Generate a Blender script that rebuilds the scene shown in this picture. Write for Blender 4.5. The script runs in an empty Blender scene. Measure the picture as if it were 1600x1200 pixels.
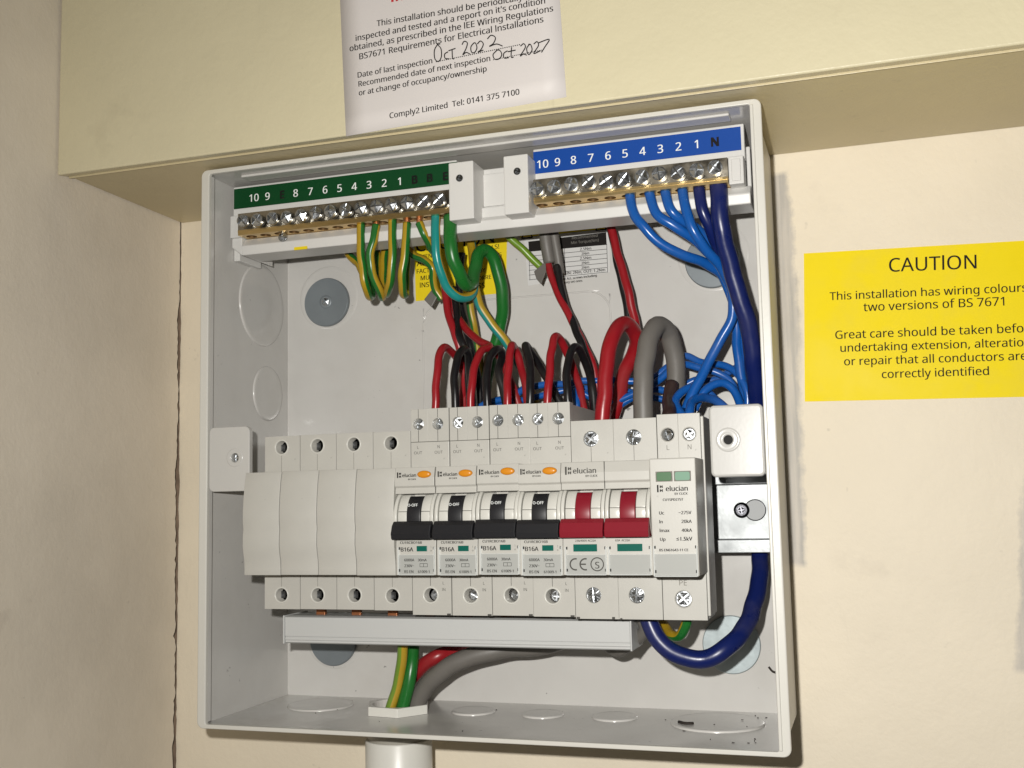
import bpy, bmesh, math, random
import numpy as np
from mathutils import Vector, Matrix
random.seed(7)
S = 0.001                                   # everything below is written in millimetres: x right, Y out of the wall, z up
scn = bpy.context.scene

# ------------------------------------------------------------------ camera
CX, CY, CZ = 292.331, -512.887, 97.659
YAW, PITCH, ROLL, F = 0.3149035, 0.1056602, 0.0218141, 1718.845
def rot(yaw, pitch, roll):
    cy, sy, cp, sp, cr, sr = math.cos(yaw), math.sin(yaw), math.cos(pitch), math.sin(pitch), math.cos(roll), math.sin(roll)
    return (np.array([[cy, -sy, 0], [sy, cy, 0], [0, 0, 1]]) @ np.array([[1, 0, 0], [0, cp, -sp], [0, sp, cp]])
            @ np.array([[cr, 0, sr], [0, 1, 0], [-sr, 0, cr]]))
CM = rot(YAW, PITCH, ROLL)
CP = np.array([CX, CY, CZ])
cam = bpy.data.cameras.new('camera'); camo = bpy.data.objects.new('camera', cam)
scn.collection.objects.link(camo)
cam.sensor_fit = 'HORIZONTAL'; cam.sensor_width = 36.0; cam.lens = 36.0 * F / 1600.0
cam.clip_start = 0.01; cam.clip_end = 50.0
r_, f_, u_ = CM[:, 0], CM[:, 1], CM[:, 2]
camo.matrix_world = Matrix(((r_[0], u_[0], -f_[0], CX * S), (r_[1], u_[1], -f_[1], CY * S), (r_[2], u_[2], -f_[2], CZ * S), (0, 0, 0, 1)))
scn.camera = camo
scn.render.resolution_x, scn.render.resolution_y = 1024, 768

# ------------------------------------------------------------------ light: a phone flash beside the lens, weak room light
world = bpy.data.worlds.new('World'); scn.world = world; world.use_nodes = True
bg = world.node_tree.nodes['Background']; bg.inputs[0].default_value = (1.0, 0.93, 0.82, 1); bg.inputs[1].default_value = 0.06
fl = bpy.data.lights.new('phone_flash', 'SPOT'); fl.energy = 10.3; fl.color = (1.0, 0.975, 0.93); fl.spot_size = math.radians(146); fl.spot_blend = 1.0; fl.shadow_soft_size = 0.004
flo = bpy.data.objects.new('phone_flash', fl); flo.location = (266 * S, -518 * S, 124.5 * S); flo.rotation_euler = (Vector((300, 0, 105)) - Vector((266, -518, 124.5))).to_track_quat('-Z', 'Y').to_euler(); scn.collection.objects.link(flo)
vs = scn.view_settings
vs.view_transform = 'Standard'; vs.look = 'None'; vs.exposure = 0.0; vs.gamma = 1.0; vs.use_curve_mapping = False
scn.render.engine = 'CYCLES'

# ------------------------------------------------------------------ helpers
def at(px, py, Y):
    """a point of the place seen at (px, py) of the photograph, Y mm in front of the wall -> x, Y, z"""
    d = CM @ np.array([(px - 800) / F, 1, (600 - py) / F]); t = (-Y - CY) / d[1]; q = CP + t * d
    return (float(q[0]), float(Y), float(q[2]))
COL = scn.collection
def link(o): COL.objects.link(o); return o
def tag(o, label=None, cat=None, group=None, kind=None):
    if label: o['label'] = label
    if cat: o['category'] = cat
    if group: o['group'] = group
    if kind: o['kind'] = kind
    return o
def empty(name, x, Y, z):
    o = bpy.data.objects.new(name, None); o.location = (x * S, -Y * S, z * S); o.empty_display_size = 0.01
    o['_o'] = 1; ORG[o] = (x, Y, z); return link(o)
ORG = {}
class MB:
    def __init__(s): s.v = []; s.f = []; s.m = []; s.sm = []
    def add(s, vs_, fs, mi=0, smooth=False):
        b = len(s.v); s.v += vs_
        for q in fs: s.f.append([b + i for i in q]); s.m.append(mi); s.sm.append(smooth)
        return s
    def box(s, x0, x1, Y0, Y1, z0, z1, mi=0):
        V = [(x, Y, z) for x in (x0, x1) for Y in (Y0, Y1) for z in (z0, z1)]
        return s.add(V, [(0, 1, 3, 2), (4, 6, 7, 5), (0, 4, 5, 1), (2, 3, 7, 6), (0, 2, 6, 4), (1, 5, 7, 3)], mi)
    def prism_x(s, prof, x0, x1, mi=0, smooth=False):
        n = len(prof); V = [(x0, a, b) for a, b in prof] + [(x1, a, b) for a, b in prof]
        s.add(V, [tuple(range(n)), tuple(range(2 * n - 1, n - 1, -1))], mi)
        b = len(s.v) - 2 * n
        for i in range(n):
            j = (i + 1) % n; s.f.append([b + i, b + j, b + n + j, b + n + i]); s.m.append(mi); s.sm.append(smooth)
        return s
    def prism_y(s, poly, Y0, Y1, mi=0, smooth=False):            # outline in x,z
        n = len(poly); V = [(a, Y0, b) for a, b in poly] + [(a, Y1, b) for a, b in poly]
        b = len(s.v); s.v += V
        for q, sm in [(list(range(n)), False), (list(range(2 * n - 1, n - 1, -1)), False)]:
            s.f.append([b + i for i in q]); s.m.append(mi); s.sm.append(sm)
        for i in range(n):
            j = (i + 1) % n; s.f.append([b + i, b + j, b + n + j, b + n + i]); s.m.append(mi); s.sm.append(smooth)
        return s
    def lathe(s, c, prof, axis='y', n=24, mi=0, cap=(True, True), smooth=True):
        V = []
        for r, h in prof:
            for k in range(n):
                a = 2 * math.pi * k / n; p, q = r * math.cos(a), r * math.sin(a)
                V.append({'y': (c[0] + p, h, c[1] + q), 'z': (c[0] + p, c[1] + q, h), 'x': (h, c[0] + p, c[1] + q)}[axis])
        fs = []
        for i in range(len(prof) - 1):
            for k in range(n):
                l = (k + 1) % n; fs.append((i * n + k, i * n + l, (i + 1) * n + l, (i + 1) * n + k))
        s.add(V, fs, mi, smooth); b = len(s.v) - len(V)
        if cap[0]: s.f.append([b + k for k in range(n)]); s.m.append(mi); s.sm.append(False)
        if cap[1]: s.f.append([b + (len(prof) - 1) * n + k for k in range(n)]); s.m.append(mi); s.sm.append(False)
        return s
    def plate_hole(s, x0, x1, z0, z1, Y0, Y1, cx, cz, r, depth=None, mi=0, mh=None, n=32):
        cs = [math.atan2(z - cz, x - cx) % (2 * math.pi) for x in (x0, x1) for z in (z0, z1)]
        an = sorted(set([round(2 * math.pi * k / n, 6) for k in range(n)] + [round(a, 6) for a in cs]))
        out = []
        for a in an:
            dx, dz = math.cos(a), math.sin(a)
            t = min([((x1 if dx > 0 else x0) - cx) / dx if abs(dx) > 1e-9 else 1e9, ((z1 if dz > 0 else z0) - cz) / dz if abs(dz) > 1e-9 else 1e9])
            out.append((cx + dx * t, cz + dz * t))
        N = len(an); cir = [(cx + r * math.cos(a), cz + r * math.sin(a)) for a in an]
        Yh = Y1 - (depth or (Y1 - Y0 - .1))
        V = [(x, Y1, z) for x, z in out] + [(x, Y1, z) for x, z in cir] + [(x, Yh, z) for x, z in cir] + [(x, Y0, z) for x, z in out]
        f1 = [(i, (i + 1) % N, N + (i + 1) % N, N + i) for i in range(N)] + [(i, 3 * N + i, 3 * N + (i + 1) % N, (i + 1) % N) for i in range(N)]
        f2 = [(N + i, N + (i + 1) % N, 2 * N + (i + 1) % N, 2 * N + i) for i in range(N)]
        f3 = [tuple(range(2 * N, 3 * N))]
        b = len(s.v); s.v += V
        for fs, m_, sm in ((f1, mi, False), (f2, mi, True), (f3, mi if mh is None else mh, False)):
            for q in fs: s.f.append([b + i for i in q]); s.m.append(m_); s.sm.append(sm)
        return s
    def tube(s, pts, r, n=14, sub=8, stripes=None, phase=0.0, twist=0.0, caps=True, wob=0.0):
        P = catmull([Vector(p) for p in pts], sub); N = len(P)
        if wob:
            ph = [random.uniform(0, 6.28) for _ in range(6)]; l_ = 0
            for i in range(1, N - 1):
                l_ += (P[i] - P[i - 1]).length; e_ = min(1, l_ / 12, (N - 1 - i) / 6)
                P[i] += Vector((math.sin(l_ * .21 + ph[0]) + .6 * math.sin(l_ * .47 + ph[1]), math.sin(l_ * .19 + ph[2]), math.sin(l_ * .17 + ph[4]) + .5 * math.sin(l_ * .43 + ph[5]))) * (wob * e_)
        T = [(P[min(i + 1, N - 1)] - P[max(i - 1, 0)]).normalized() for i in range(N)]
        up = Vector((0, 1, 0)) if abs(T[0].y) < .9 else Vector((1, 0, 0))
        nrm = (up - T[0] * up.dot(T[0])).normalized()
        b = len(s.v); L = 0
        for i in range(N):
            if i: nrm = (nrm - T[i] * nrm.dot(T[i])).normalized(); L += (P[i] - P[i - 1]).length
            bi = T[i].cross(nrm); rr = r(i / (N - 1)) if callable(r) else r
            for k in range(n):
                a = 2 * math.pi * k / n + phase + twist * L
                s.v.append(tuple(P[i] + nrm * (rr * math.cos(a)) + bi * (rr * math.sin(a))))
        for i in range(N - 1):
            for k in range(n):
                l = (k + 1) % n
                s.f.append([b + i * n + k, b + i * n + l, b + (i + 1) * n + l, b + (i + 1) * n + k])
                s.m.append(stripes[k] if stripes else 0); s.sm.append(True)
        if caps:
            s.f.append([b + k for k in range(n)]); s.m.append(0); s.sm.append(False)
            s.f.append([b + (N - 1) * n + k for k in range(n)]); s.m.append(0); s.sm.append(False)
        return s
    def build(s, name, mats, parent=None, bevel=0, seg=2, recalc=True, origin=None):
        me = bpy.data.meshes.new(name)
        og = origin or (ORG[parent] if parent in ORG else (0, 0, 0))
        me.from_pydata([((x - og[0]) * S, -(Y - og[1]) * S, (z - og[2]) * S) for x, Y, z in s.v], [], s.f)
        for m_ in (mats if isinstance(mats, (list, tuple)) else [mats]): me.materials.append(m_)
        me.polygons.foreach_set('material_index', s.m); me.polygons.foreach_set('use_smooth', s.sm)
        if recalc:
            bm = bmesh.new(); bm.from_mesh(me); bmesh.ops.recalc_face_normals(bm, faces=bm.faces); bm.to_mesh(me); bm.free()
        me.update()
        o = link(bpy.data.objects.new(name, me))
        if origin: o.location = (origin[0] * S, -origin[1] * S, origin[2] * S)
        if parent:
            o.parent = parent; ORG[o] = og
        else: ORG[o] = og
        if bevel:
            md = o.modifiers.new('bevel', 'BEVEL'); md.width = bevel * S; md.segments = seg; md.limit_method = 'ANGLE'; md.angle_limit = math.radians(38)
            md.harden_normals = False
        return o
def boxes(name, lst, mats, parent, bevel=0, seg=2):
    return [MB().box(*b).build(name, mats, parent, bevel, seg) for b in lst]
def catmull(P, sub):
    if len(P) == 2: return [P[0].lerp(P[1], i / sub) for i in range(sub + 1)]
    Q = [P[0] * 2 - P[1]] + P + [P[-1] * 2 - P[-2]]; out = []
    for i in range(1, len(Q) - 2):
        a, b, c, d = Q[i - 1:i + 3]
        for k in range(sub):
            t = k / sub
            out.append(0.5 * ((2 * b) + (c - a) * t + (2 * a - 5 * b + 4 * c - d) * t * t + (3 * b - a - 3 * c + d) * t ** 3))
    out.append(P[-1]); return out
def copy_tree(o, dx, dz=0, parent=None):
    c = o.copy(); link(c)
    if parent: c.parent = parent
    else: c.location.x += dx * S; c.location.z += dz * S
    for ch in o.children: copy_tree(ch, 0, 0, c)
    return c

# ---- lettering as flat print: meshes made from the built-in font
FC = {}
FONT = None
try:                                        # a plain grotesque that comes with Blender; the built-in face if it is not there
    import os
    FONT = bpy.data.fonts.load(os.path.join(bpy.utils.system_resource('DATAFILES'), 'fonts', 'NotoSansHebrew-Regular.woff2'))
except Exception:
    FONT = None
def glyphs(t):
    bi = FONT is None or '≤' in t
    if not bi: t = t.replace('I', 'l')           # this face has a barred capital i; the print has a plain stroke
    if t not in FC:
        cu = bpy.data.curves.new('t', 'FONT'); cu.body = t; cu.size = 1.0; cu.resolution_u = 3
        if not bi: cu.font = FONT
        cu.fill_mode = 'FRONT'
        o = bpy.data.objects.new('t', cu); link(o)
        dg = bpy.context.evaluated_depsgraph_get()
        me = bpy.data.meshes.new_from_object(o.evaluated_get(dg))
        V = [(v.co.x, v.co.y) for v in me.vertices]; Fs = [list(p.vertices) for p in me.polygons]
        bpy.data.objects.remove(o); bpy.data.curves.remove(cu); bpy.data.meshes.remove(me)
        FC[t] = (V, Fs)
    return FC[t]
def ext(t):
    V, _ = glyphs(t)
    return (min(v[0] for v in V), max(v[0] for v in V)) if V else (0, 1)
def put_text(mb, t, A, B, mi=0, measure=None, hs=1.0, bold=0.0, Yadd=0.0):
    """baseline runs from point A to point B (x, Y, z); the glyphs are scaled to fill it"""
    V, Fs = glyphs(t); a, b = ext(measure or t); A = Vector(A); B = Vector(B)
    k = (B - A).length / (b - a); ux = (B - A).normalized(); uz = Vector((-ux.z, 0, ux.x))
    for off, oz in ([(0, 0)] if not bold else [(-bold, 0), (0, 0), (bold, 0)] if bold < .15 else [(-bold, -bold), (bold, bold), (-bold, bold), (bold, -bold), (0, 0)]):
        mb.add([tuple(A + ux * ((x - a) * k + off) + uz * (y * k * hs + oz) + Vector((0, Yadd + off * .01 + oz * .003, 0))) for x, y in V], Fs, mi)
def text_c(mb, t, cx, Y, zb, w=None, size=None, mi=0, hs=1.0, bold=0.0):
    a, b = ext(t); w = w or size * (b - a)
    put_text(mb, t, (cx - w / 2, Y, zb), (cx + w / 2, Y, zb), mi, None, hs, bold)
def text_l(mb, t, x, Y, zb, size, mi=0, hs=1.0, bold=0.0):
    a, b = ext(t); put_text(mb, t, (x, Y, zb), (x + size * (b - a), Y, zb), mi, None, hs, bold)

# ------------------------------------------------------------------ materials
MT = {}
def mat(name, col, rough=.45, metal=0.0, bump=0.0, bscale=800, var=0.0, vscale=60, coat=0.0, spec=.5, rvar=0.0, speck=0.0, dust=0.0):
    m = bpy.data.materials.new(name); m.use_nodes = True; nt = m.node_tree; b = nt.nodes['Principled BSDF']
    b.inputs['Base Color'].default_value = (*col, 1); b.inputs['Roughness'].default_value = rough; b.inputs['Metallic'].default_value = metal
    b.inputs['Specular IOR Level'].default_value = spec
    if coat: b.inputs['Coat Weight'].default_value = coat; b.inputs['Coat Roughness'].default_value = .12
    tc = nt.nodes.new('ShaderNodeTexCoord')
    if var or rvar:
        n = nt.nodes.new('ShaderNodeTexNoise'); n.inputs['Scale'].default_value = vscale; n.inputs['Detail'].default_value = 5
        nt.links.new(tc.outputs['Object'], n.inputs['Vector'])
        if var:
            r = nt.nodes.new('ShaderNodeMapRange'); r.inputs['From Min'].default_value = .3; r.inputs['From Max'].default_value = .7
            r.inputs['To Min'].default_value = 1 - var; r.inputs['To Max'].default_value = 1 + var
            mx = nt.nodes.new('ShaderNodeVectorMath'); mx.operation = 'SCALE'; mx.inputs[0].default_value = col
            nt.links.new(n.outputs['Fac'], r.inputs['Value']); nt.links.new(r.outputs[0], mx.inputs['Scale']); nt.links.new(mx.outputs[0], b.inputs['Base Color'])
        if rvar:
            r2 = nt.nodes.new('ShaderNodeMapRange'); r2.inputs['From Min'].default_value = .3; r2.inputs['From Max'].default_value = .7
            r2.inputs['To Min'].default_value = max(.03, rough - rvar); r2.inputs['To Max'].default_value = rough + rvar
            nt.links.new(n.outputs['Fac'], r2.inputs['Value']); nt.links.new(r2.outputs[0], b.inputs['Roughness'])
    if speck or dust:
        src = b.inputs['Base Color'].links[0].from_socket if b.inputs['Base Color'].links else None
        for amt, sc, lo, hi, dk in ((speck, 210, .70, .74, .25), (dust, 34, .50, .72, 0)):
            if not amt: continue
            n3 = nt.nodes.new('ShaderNodeTexNoise'); n3.inputs['Scale'].default_value = sc; n3.inputs['Detail'].default_value = 4; n3.inputs['Roughness'].default_value = .65
            nt.links.new(tc.outputs['Object'], n3.inputs['Vector'])
            r3 = nt.nodes.new('ShaderNodeMapRange'); r3.inputs['From Min'].default_value = lo; r3.inputs['From Max'].default_value = hi; r3.inputs['To Max'].default_value = amt
            nt.links.new(n3.outputs['Fac'], r3.inputs['Value'])
            mx3 = nt.nodes.new('ShaderNodeMix'); mx3.data_type = 'RGBA'; nt.links.new(r3.outputs[0], mx3.inputs[0])
            if src: nt.links.new(src, mx3.inputs[6])
            else: mx3.inputs[6].default_value = (*col, 1)
            mx3.inputs[7].default_value = (*[c * dk for c in col], 1) if dk else (.34, .30, .25, 1)
            src = mx3.outputs[2]
        nt.links.new(src, b.inputs['Base Color'])
    if bump:
        n2 = nt.nodes.new('ShaderNodeTexNoise'); n2.inputs['Scale'].default_value = bscale; n2.inputs['Detail'].default_value = 3
        nt.links.new(tc.outputs['Object'], n2.inputs['Vector'])
        bp = nt.nodes.new('ShaderNodeBump'); bp.inputs['Strength'].default_value = bump; bp.inputs['Distance'].default_value = .0004
        nt.links.new(n2.outputs['Fac'], bp.inputs['Height']); nt.links.new(bp.outputs[0], b.inputs['Normal'])
    MT[name] = m; return m
enamel = mat('white enamel', (.56, .547, .52), .20, 0, .03, 700, .03, 40, spec=.5, rvar=.07, speck=.8, dust=.10)
ivory = mat('warm white enamel rim', (.60, .585, .535), .33, 0, .05, 700)
plastic = mat('device plastic', (.45, .438, .40), .38, 0, .05, 1600, .02, 90, rvar=.05, speck=.35)
plastic2 = mat('device plastic smooth', (.56, .55, .505), .28)
holderw = mat('holder plastic', (.62, .61, .585), .36, 0, .04, 1200, .015, 60)
tabw = mat('tab enamel', (.50, .49, .465), .2, 0, .03, 600)
blackp = mat('black toggle plastic', (.011, .011, .013), .42)
redp = mat('red toggle plastic', (.20, .008, .018), .36)
dark = mat('dark void', (.012, .011, .01), .8)
steel = mat('zinc screw', (.56, .58, .60), .24, 1, .05, 900, .2, 500, rvar=.08)
steeld = mat('dull zinc screw', (.14, .145, .15), .34, 1, .2, 1500)
zinc = mat('zinc plated rail', (.25, .26, .263), .48, 1, .12, 500, .04, 80, rvar=.08)
washer = mat('grey washer', (.20, .225, .24), .45, .25, .05, 500, .08, 60)
washer2 = mat('galvanised washer', (.36, .41, .42), .5, .4, .25, 260, .18, 120)
brass = mat('brass', (.74, .55, .26), .30, 1, .06, 700, .08, 120)
brassf = mat('brass face with grey reflection', (.40, .36, .29), .30, 1, .08, 700, .15, 160, rvar=.1)  # brass front face, its grey reflection put into the colour
brassd = mat('brass hole', (.14, .075, .025), .5, .6)
copper = mat('copper', (.34, .125, .05), .42, .5, .1, 600, .15, 200)
greenl = mat('green strip', (.0012, .050, .012), .5, spec=.25)
bluel = mat('blue strip', (.0012, .052, .29), .45, spec=.3)
whitei = mat('white ink', (.78, .80, .78), .5, spec=.08)
blacki = mat('black ink', (.015, .013, .012), .55, spec=.08)
greyi = mat('grey ink', (.075, .072, .065), .6, spec=.08)
lgreyi = mat('pale grey ink', (.19, .18, .16), .6, spec=.08)
redi = mat('red ink', (.50, .02, .03), .5, spec=.08)
orange = mat('orange button', (.58, .215, .01), .33)
teal = mat('green window', (.005, .10, .075), .2)
pgreen = mat('dull green window', (.085, .17, .09), .2)
pgreen2 = mat('pale green window', (.20, .33, .245), .15)
labelg = mat('grey label plate', (.37, .375, .355), .22)
clear = mat('clear label cover edge', (.80, .82, .80), .08, .35)
paperm = mat('paper', (.64, .60, .575), .6, 0, .04, 300, .015, 25)
yellow = mat('yellow sticker', (.84, .66, .0015), .5, 0, .05, 120, .03, 30, spec=.15, rvar=.12, dust=.10)
yellow2 = mat('yellow warning sticker', (.78, .60, .008), .4)
trunk = mat('busbar cover', (.50, .505, .495), .34, 0, .03, 900)
pvc = mat('white conduit', (.66, .65, .60), .35, 0, .04, 500)
redw = mat('red insulation', (.27, .008, .013), .34, bump=.08, bscale=500, rvar=.08, vscale=110, dust=.07)
blackw = mat('black insulation', (.006, .0055, .0065), .36, bump=.08, bscale=500, rvar=.08, vscale=110, dust=.07)
greyw = mat('grey insulation', (.135, .125, .112), .5, 0, .12, 600, .06, 90)
bluew = mat('blue insulation', (.006, .085, .34), .28, bump=.08, bscale=500, rvar=.08, vscale=110, dust=.07)
navyw = mat('navy insulation', (.004, .011, .088), .33, bump=.08, bscale=500, rvar=.08, vscale=110, dust=.07)
brownw = mat('brown insulation', (.028, .013, .012), .4, bump=.08, bscale=500, rvar=.08, vscale=110, dust=.07)
yelw = mat('yellow insulation', (.38, .245, .012), .36, bump=.08, bscale=500, rvar=.08, vscale=110, dust=.07)
grnw = mat('green insulation', (.010, .125, .018), .32, bump=.08, bscale=500, rvar=.08, vscale=110, dust=.07)
limew = mat('lime insulation', (.14, .25, .02), .36, bump=.08, bscale=500, rvar=.08, vscale=110, dust=.07)
tealw = mat('blue green insulation', (.008, .22, .20), .32, bump=.08, bscale=500, rvar=.08, vscale=110, dust=.07)
debris = mat('debris', (.02, .014, .01), .8)

def wall_mat(name, base, patch=None, smudge=.07, seed=0.0, rough=.6, big=.35, stainscale=22):
    m = bpy.data.materials.new(name); m.use_nodes = True; nt = m.node_tree; N = nt.nodes; Lk = nt.links; b = N['Principled BSDF']
    b.inputs['Roughness'].default_value = rough
    tc = N.new('ShaderNodeTexCoord'); mp = N.new('ShaderNodeMapping'); mp.inputs['Location'].default_value = (seed, seed * 1.3, seed * .7); Lk.new(tc.outputs['Object'], mp.inputs['Vector'])
    def noise(sc, det=4, rg=.55, src=mp):
        n = N.new('ShaderNodeTexNoise'); n.inputs['Scale'].default_value = sc; n.inputs['Detail'].default_value = det; n.inputs['Roughness'].default_value = rg
        Lk.new(src.outputs[0] if src is not mp else mp.outputs[0], n.inputs['Vector']); return n
    def mr(src, a, c, d, e):
        r = N.new('ShaderNodeMapRange'); r.inputs['From Min'].default_value = a; r.inputs['From Max'].default_value = c; r.inputs['To Min'].default_value = d; r.inputs['To Max'].default_value = e
        Lk.new(src, r.inputs['Value']); return r.outputs[0]
    def mix(fac, c1, c2):
        x = N.new('ShaderNodeMix'); x.data_type = 'RGBA'
        if isinstance(fac, float): x.inputs[0].default_value = fac
        else: Lk.new(fac, x.inputs[0])
        for i, c in ((6, c1), (7, c2)):
            if isinstance(c, tuple): x.inputs[i].default_value = (*c, 1)
            else: Lk.new(c, x.inputs[i])
        return x.outputs[2]
    n1 = noise(9, 4); n2 = noise(stainscale, 6, .65)
    c = mix(mr(n1.outputs['Fac'], .35, .65, 0, 1), tuple(v * (1 - smudge * .5) for v in base), tuple(v * (1 + smudge * .5) for v in base))
    c = mix(mr(n2.outputs['Fac'], .62, .78, 0, big), c, (base[0] * .62, base[1] * .60, base[2] * .60))
    ns = noise(120, 2); c = mix(mr(ns.outputs['Fac'], .74, .80, 0, .35), c, tuple(v * .45 for v in base))
    # scuffs: stretched noise
    mp2 = N.new('ShaderNodeMapping'); mp2.inputs['Scale'].default_value = (60, 60, 9); mp2.inputs['Rotation'].default_value = (.3, .5, .2); Lk.new(tc.outputs['Object'], mp2.inputs['Vector'])
    n3 = N.new('ShaderNodeTexNoise'); n3.inputs['Scale'].default_value = 1.6; n3.inputs['Detail'].default_value = 6; Lk.new(mp2.outputs[0], n3.inputs['Vector'])
    c = mix(mr(n3.outputs['Fac'], .70, .78, 0, .30), c, tuple(v * .6 for v in base))
    if patch:
        sep = N.new('ShaderNodeSeparateXYZ'); Lk.new(tc.outputs['Object'], sep.inputs[0])
        wob = noise(15, 3); streak = N.new('ShaderNodeTexNoise'); mp3 = N.new('ShaderNodeMapping'); mp3.inputs['Scale'].default_value = (420, 1, 22); Lk.new(tc.outputs['Object'], mp3.inputs['Vector']); Lk.new(mp3.outputs[0], streak.inputs['Vector']); streak.inputs['Scale'].default_value = 1.0; streak.inputs['Detail'].default_value = 4
        def ms(op, a, b_=None):
            q = N.new('ShaderNodeMath'); q.operation = op
            for i, v in enumerate((a, b_)):
                if v is None: continue
                if isinstance(v, (int, float)): q.inputs[i].default_value = v
                else: Lk.new(v, q.inputs[i])
            return q.outputs[0]
        wx = ms('ADD', sep.outputs['X'], ms('MULTIPLY', ms('SUBTRACT', wob.outputs['Fac'], .5), .011)); fine = noise(140, 4, .7); wx = ms('ADD', wx, ms('MULTIPLY', ms('SUBTRACT', fine.outputs['Fac'], .5), .006))
        wz = ms('ADD', sep.outputs['Z'], ms('MULTIPLY', ms('SUBTRACT', wob.outputs['Fac'], .5), .02))
        for (x0, x1, z0, z1, slope, amt) in patch:
            xx = ms('ADD', wx, ms('MULTIPLY', sep.outputs['Z'], slope))
            f = None
            for a in (ms('SUBTRACT', xx, x0 * S), ms('SUBTRACT', x1 * S, xx), ms('SUBTRACT', wz, z0 * S), ms('SUBTRACT', z1 * S, wz)):
                g = mr(a, -.0004, .0022, 0, 1); f = g if f is None else ms('MULTIPLY', f, g)
            pc = mix(mr(streak.outputs['Fac'], .35, .65, 0, 1), (.56, .515, .45), (.40, .38, .345))
            c = mix(ms('MULTIPLY', f, amt), c, pc)
    Lk.new(c, b.inputs['Base Color'])
    nb1 = noise(55, 5, .5); nb2 = noise(420, 3)
    h = N.new('ShaderNodeMath'); h.operation = 'MULTIPLY_ADD'; h.inputs[1].default_value = .26; Lk.new(nb2.outputs['Fac'], h.inputs[0]); Lk.new(nb1.outputs['Fac'], h.inputs[2])
    bp = N.new('ShaderNodeBump'); bp.inputs['Strength'].default_value = .35; bp.inputs['Distance'].default_value = .0016
    Lk.new(h.outputs[0], bp.inputs['Height']); Lk.new(bp.outputs[0], b.inputs['Normal'])
    return m
plaster = wall_mat('cream painted plaster', (.755, .675, .535), patch=[(250, 263, 66, 248, 0, .95), (340, 420, 20, 140, -.12, .8)], smudge=.09, big=.30, seed=.4)
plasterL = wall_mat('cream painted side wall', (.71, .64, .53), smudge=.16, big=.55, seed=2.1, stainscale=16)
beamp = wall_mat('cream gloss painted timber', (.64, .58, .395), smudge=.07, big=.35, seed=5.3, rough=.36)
soffp = wall_mat('darker buff timber', (.52, .445, .275), smudge=.08, big=.3, seed=7.7, rough=.4)  # soffit in a darker, browner tone than the fascia
crack_shade = mat('painted crack shade', (.27, .195, .135), .9, 0, .6, 400, .3, 200)  # shade inside the corner crack, put into the colour

# ------------------------------------------------------------------ the setting
XC, ZB, BD = -66.5, 254.95, 98.6
W, H, D = 257.6, 254.75, 79.5
# back wall: its left edge is a ragged crack beside the side wall
rg = random.Random(3)
zs = [-200 + 3.0 * i for i in range(int(460 / 3.0))]
edge = []; drift = 0.0
for z in zs:
    drift += rg.uniform(-.28, .28); drift *= .9
    edge.append((XC + .2 + .9 * abs(drift) + rg.uniform(0, .35), z))
poly = edge + [(XC + .3, 420), (700, 420), (700, -200)]
wb = MB().prism_y(poly, -6, 0).build('wall_back', plaster); tag(wb, kind='structure')
gp = MB().box(XC - 30, XC + 10, -12, -6.2, -200, 420).build('crack_shade_backing', crack_shade, wb)  # dark backing behind the crack, coloured as the shade in its depth
prof = []; dr_ = 0.0
for i in range(240):
    dr_ = dr_ * .86 + rg.uniform(-.42, .42); zz = -200 + 2.0 * i
    prof.append((max(.3, 1.3 + 1.25 * dr_ + rg.uniform(-.25, .25) + (.9 if rg.random() < .05 else 0) - (.9 if zz > 225 else 0)), zz))
wl = MB().prism_x(prof + [(.8, 700), (900, 700), (900, -200)], XC - 20, XC).build('wall_left', plasterL); tag(wl, kind='structure')
bm_ = empty('beam', XC, 0, ZB); tag(bm_, 'cream gloss painted boxed timber beam running above the white enclosure', 'beam')
fb = [(91.5, ZB + 1.1), (98.0, ZB), (BD, ZB + .5), (BD, 640), (91.5, 640)]
MB().prism_x(fb, XC + .9, 700).build('fascia_board', beamp, bm_, .5)
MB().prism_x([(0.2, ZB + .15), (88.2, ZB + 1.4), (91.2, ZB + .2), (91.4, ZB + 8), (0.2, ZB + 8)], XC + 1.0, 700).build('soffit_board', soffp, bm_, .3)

# ------------------------------------------------------------------ notice on the beam
def pt(zx, zy, ox, oy, sc): return ox + zx * sc, oy + zy * sc
no = empty('paper_notice', 130, BD, 256); tag(no, 'white paper inspection notice with handwritten dates stuck on the cream beam', 'notice')
bl, br = at(540.5, 213, BD + .3), at(885, 151.5, BD + .3)
ux = Vector((br[0] - bl[0], 0, br[2] - bl[2])); uz = Vector((-ux.z, 0, ux.x)).normalized(); Wp = ux.length; ux.normalize()
P0 = Vector(bl)
g = MB(); nu, nv = 10, 10; Hp = 92.0
def pp(u, v, h): q = P0 + ux * u + uz * v; return (q.x, BD + .25 + h, q.z)
for side in (0, 1):
    pass
rgp = random.Random(2)
grid = [[pp(Wp * i / nu, Hp * j / nv, .10 * math.sin(i * .6 + j * .35)) for j in range(nv + 1)] for i in range(nu + 1)]
V = [grid[i][j] for i in range(nu + 1) for j in range(nv + 1)]; n0 = len(V)
V += [(x, Y - .15, z) for x, Y, z in V]
fs = []
for i in range(nu):
    for j in range(nv):
        a = i * (nv + 1) + j; q = (a, a + nv + 1, a + nv + 2, a + 1); fs.append(q); fs.append(tuple(n0 + k for k in reversed(q)))
bd = [i * (nv + 1) for i in range(nu + 1)] + [nu * (nv + 1) + j for j in range(1, nv + 1)] + [i * (nv + 1) + nv for i in range(nu - 1, -1, -1)] + [j for j in range(nv - 1, 0, -1)]
for k in range(len(bd)):
    a, b = bd[k], bd[(k + 1) % len(bd)]; fs.append((a, b, n0 + b, n0 + a))
g.add(V, fs, 0, True); g.build('sheet', paperm, no)
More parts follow.
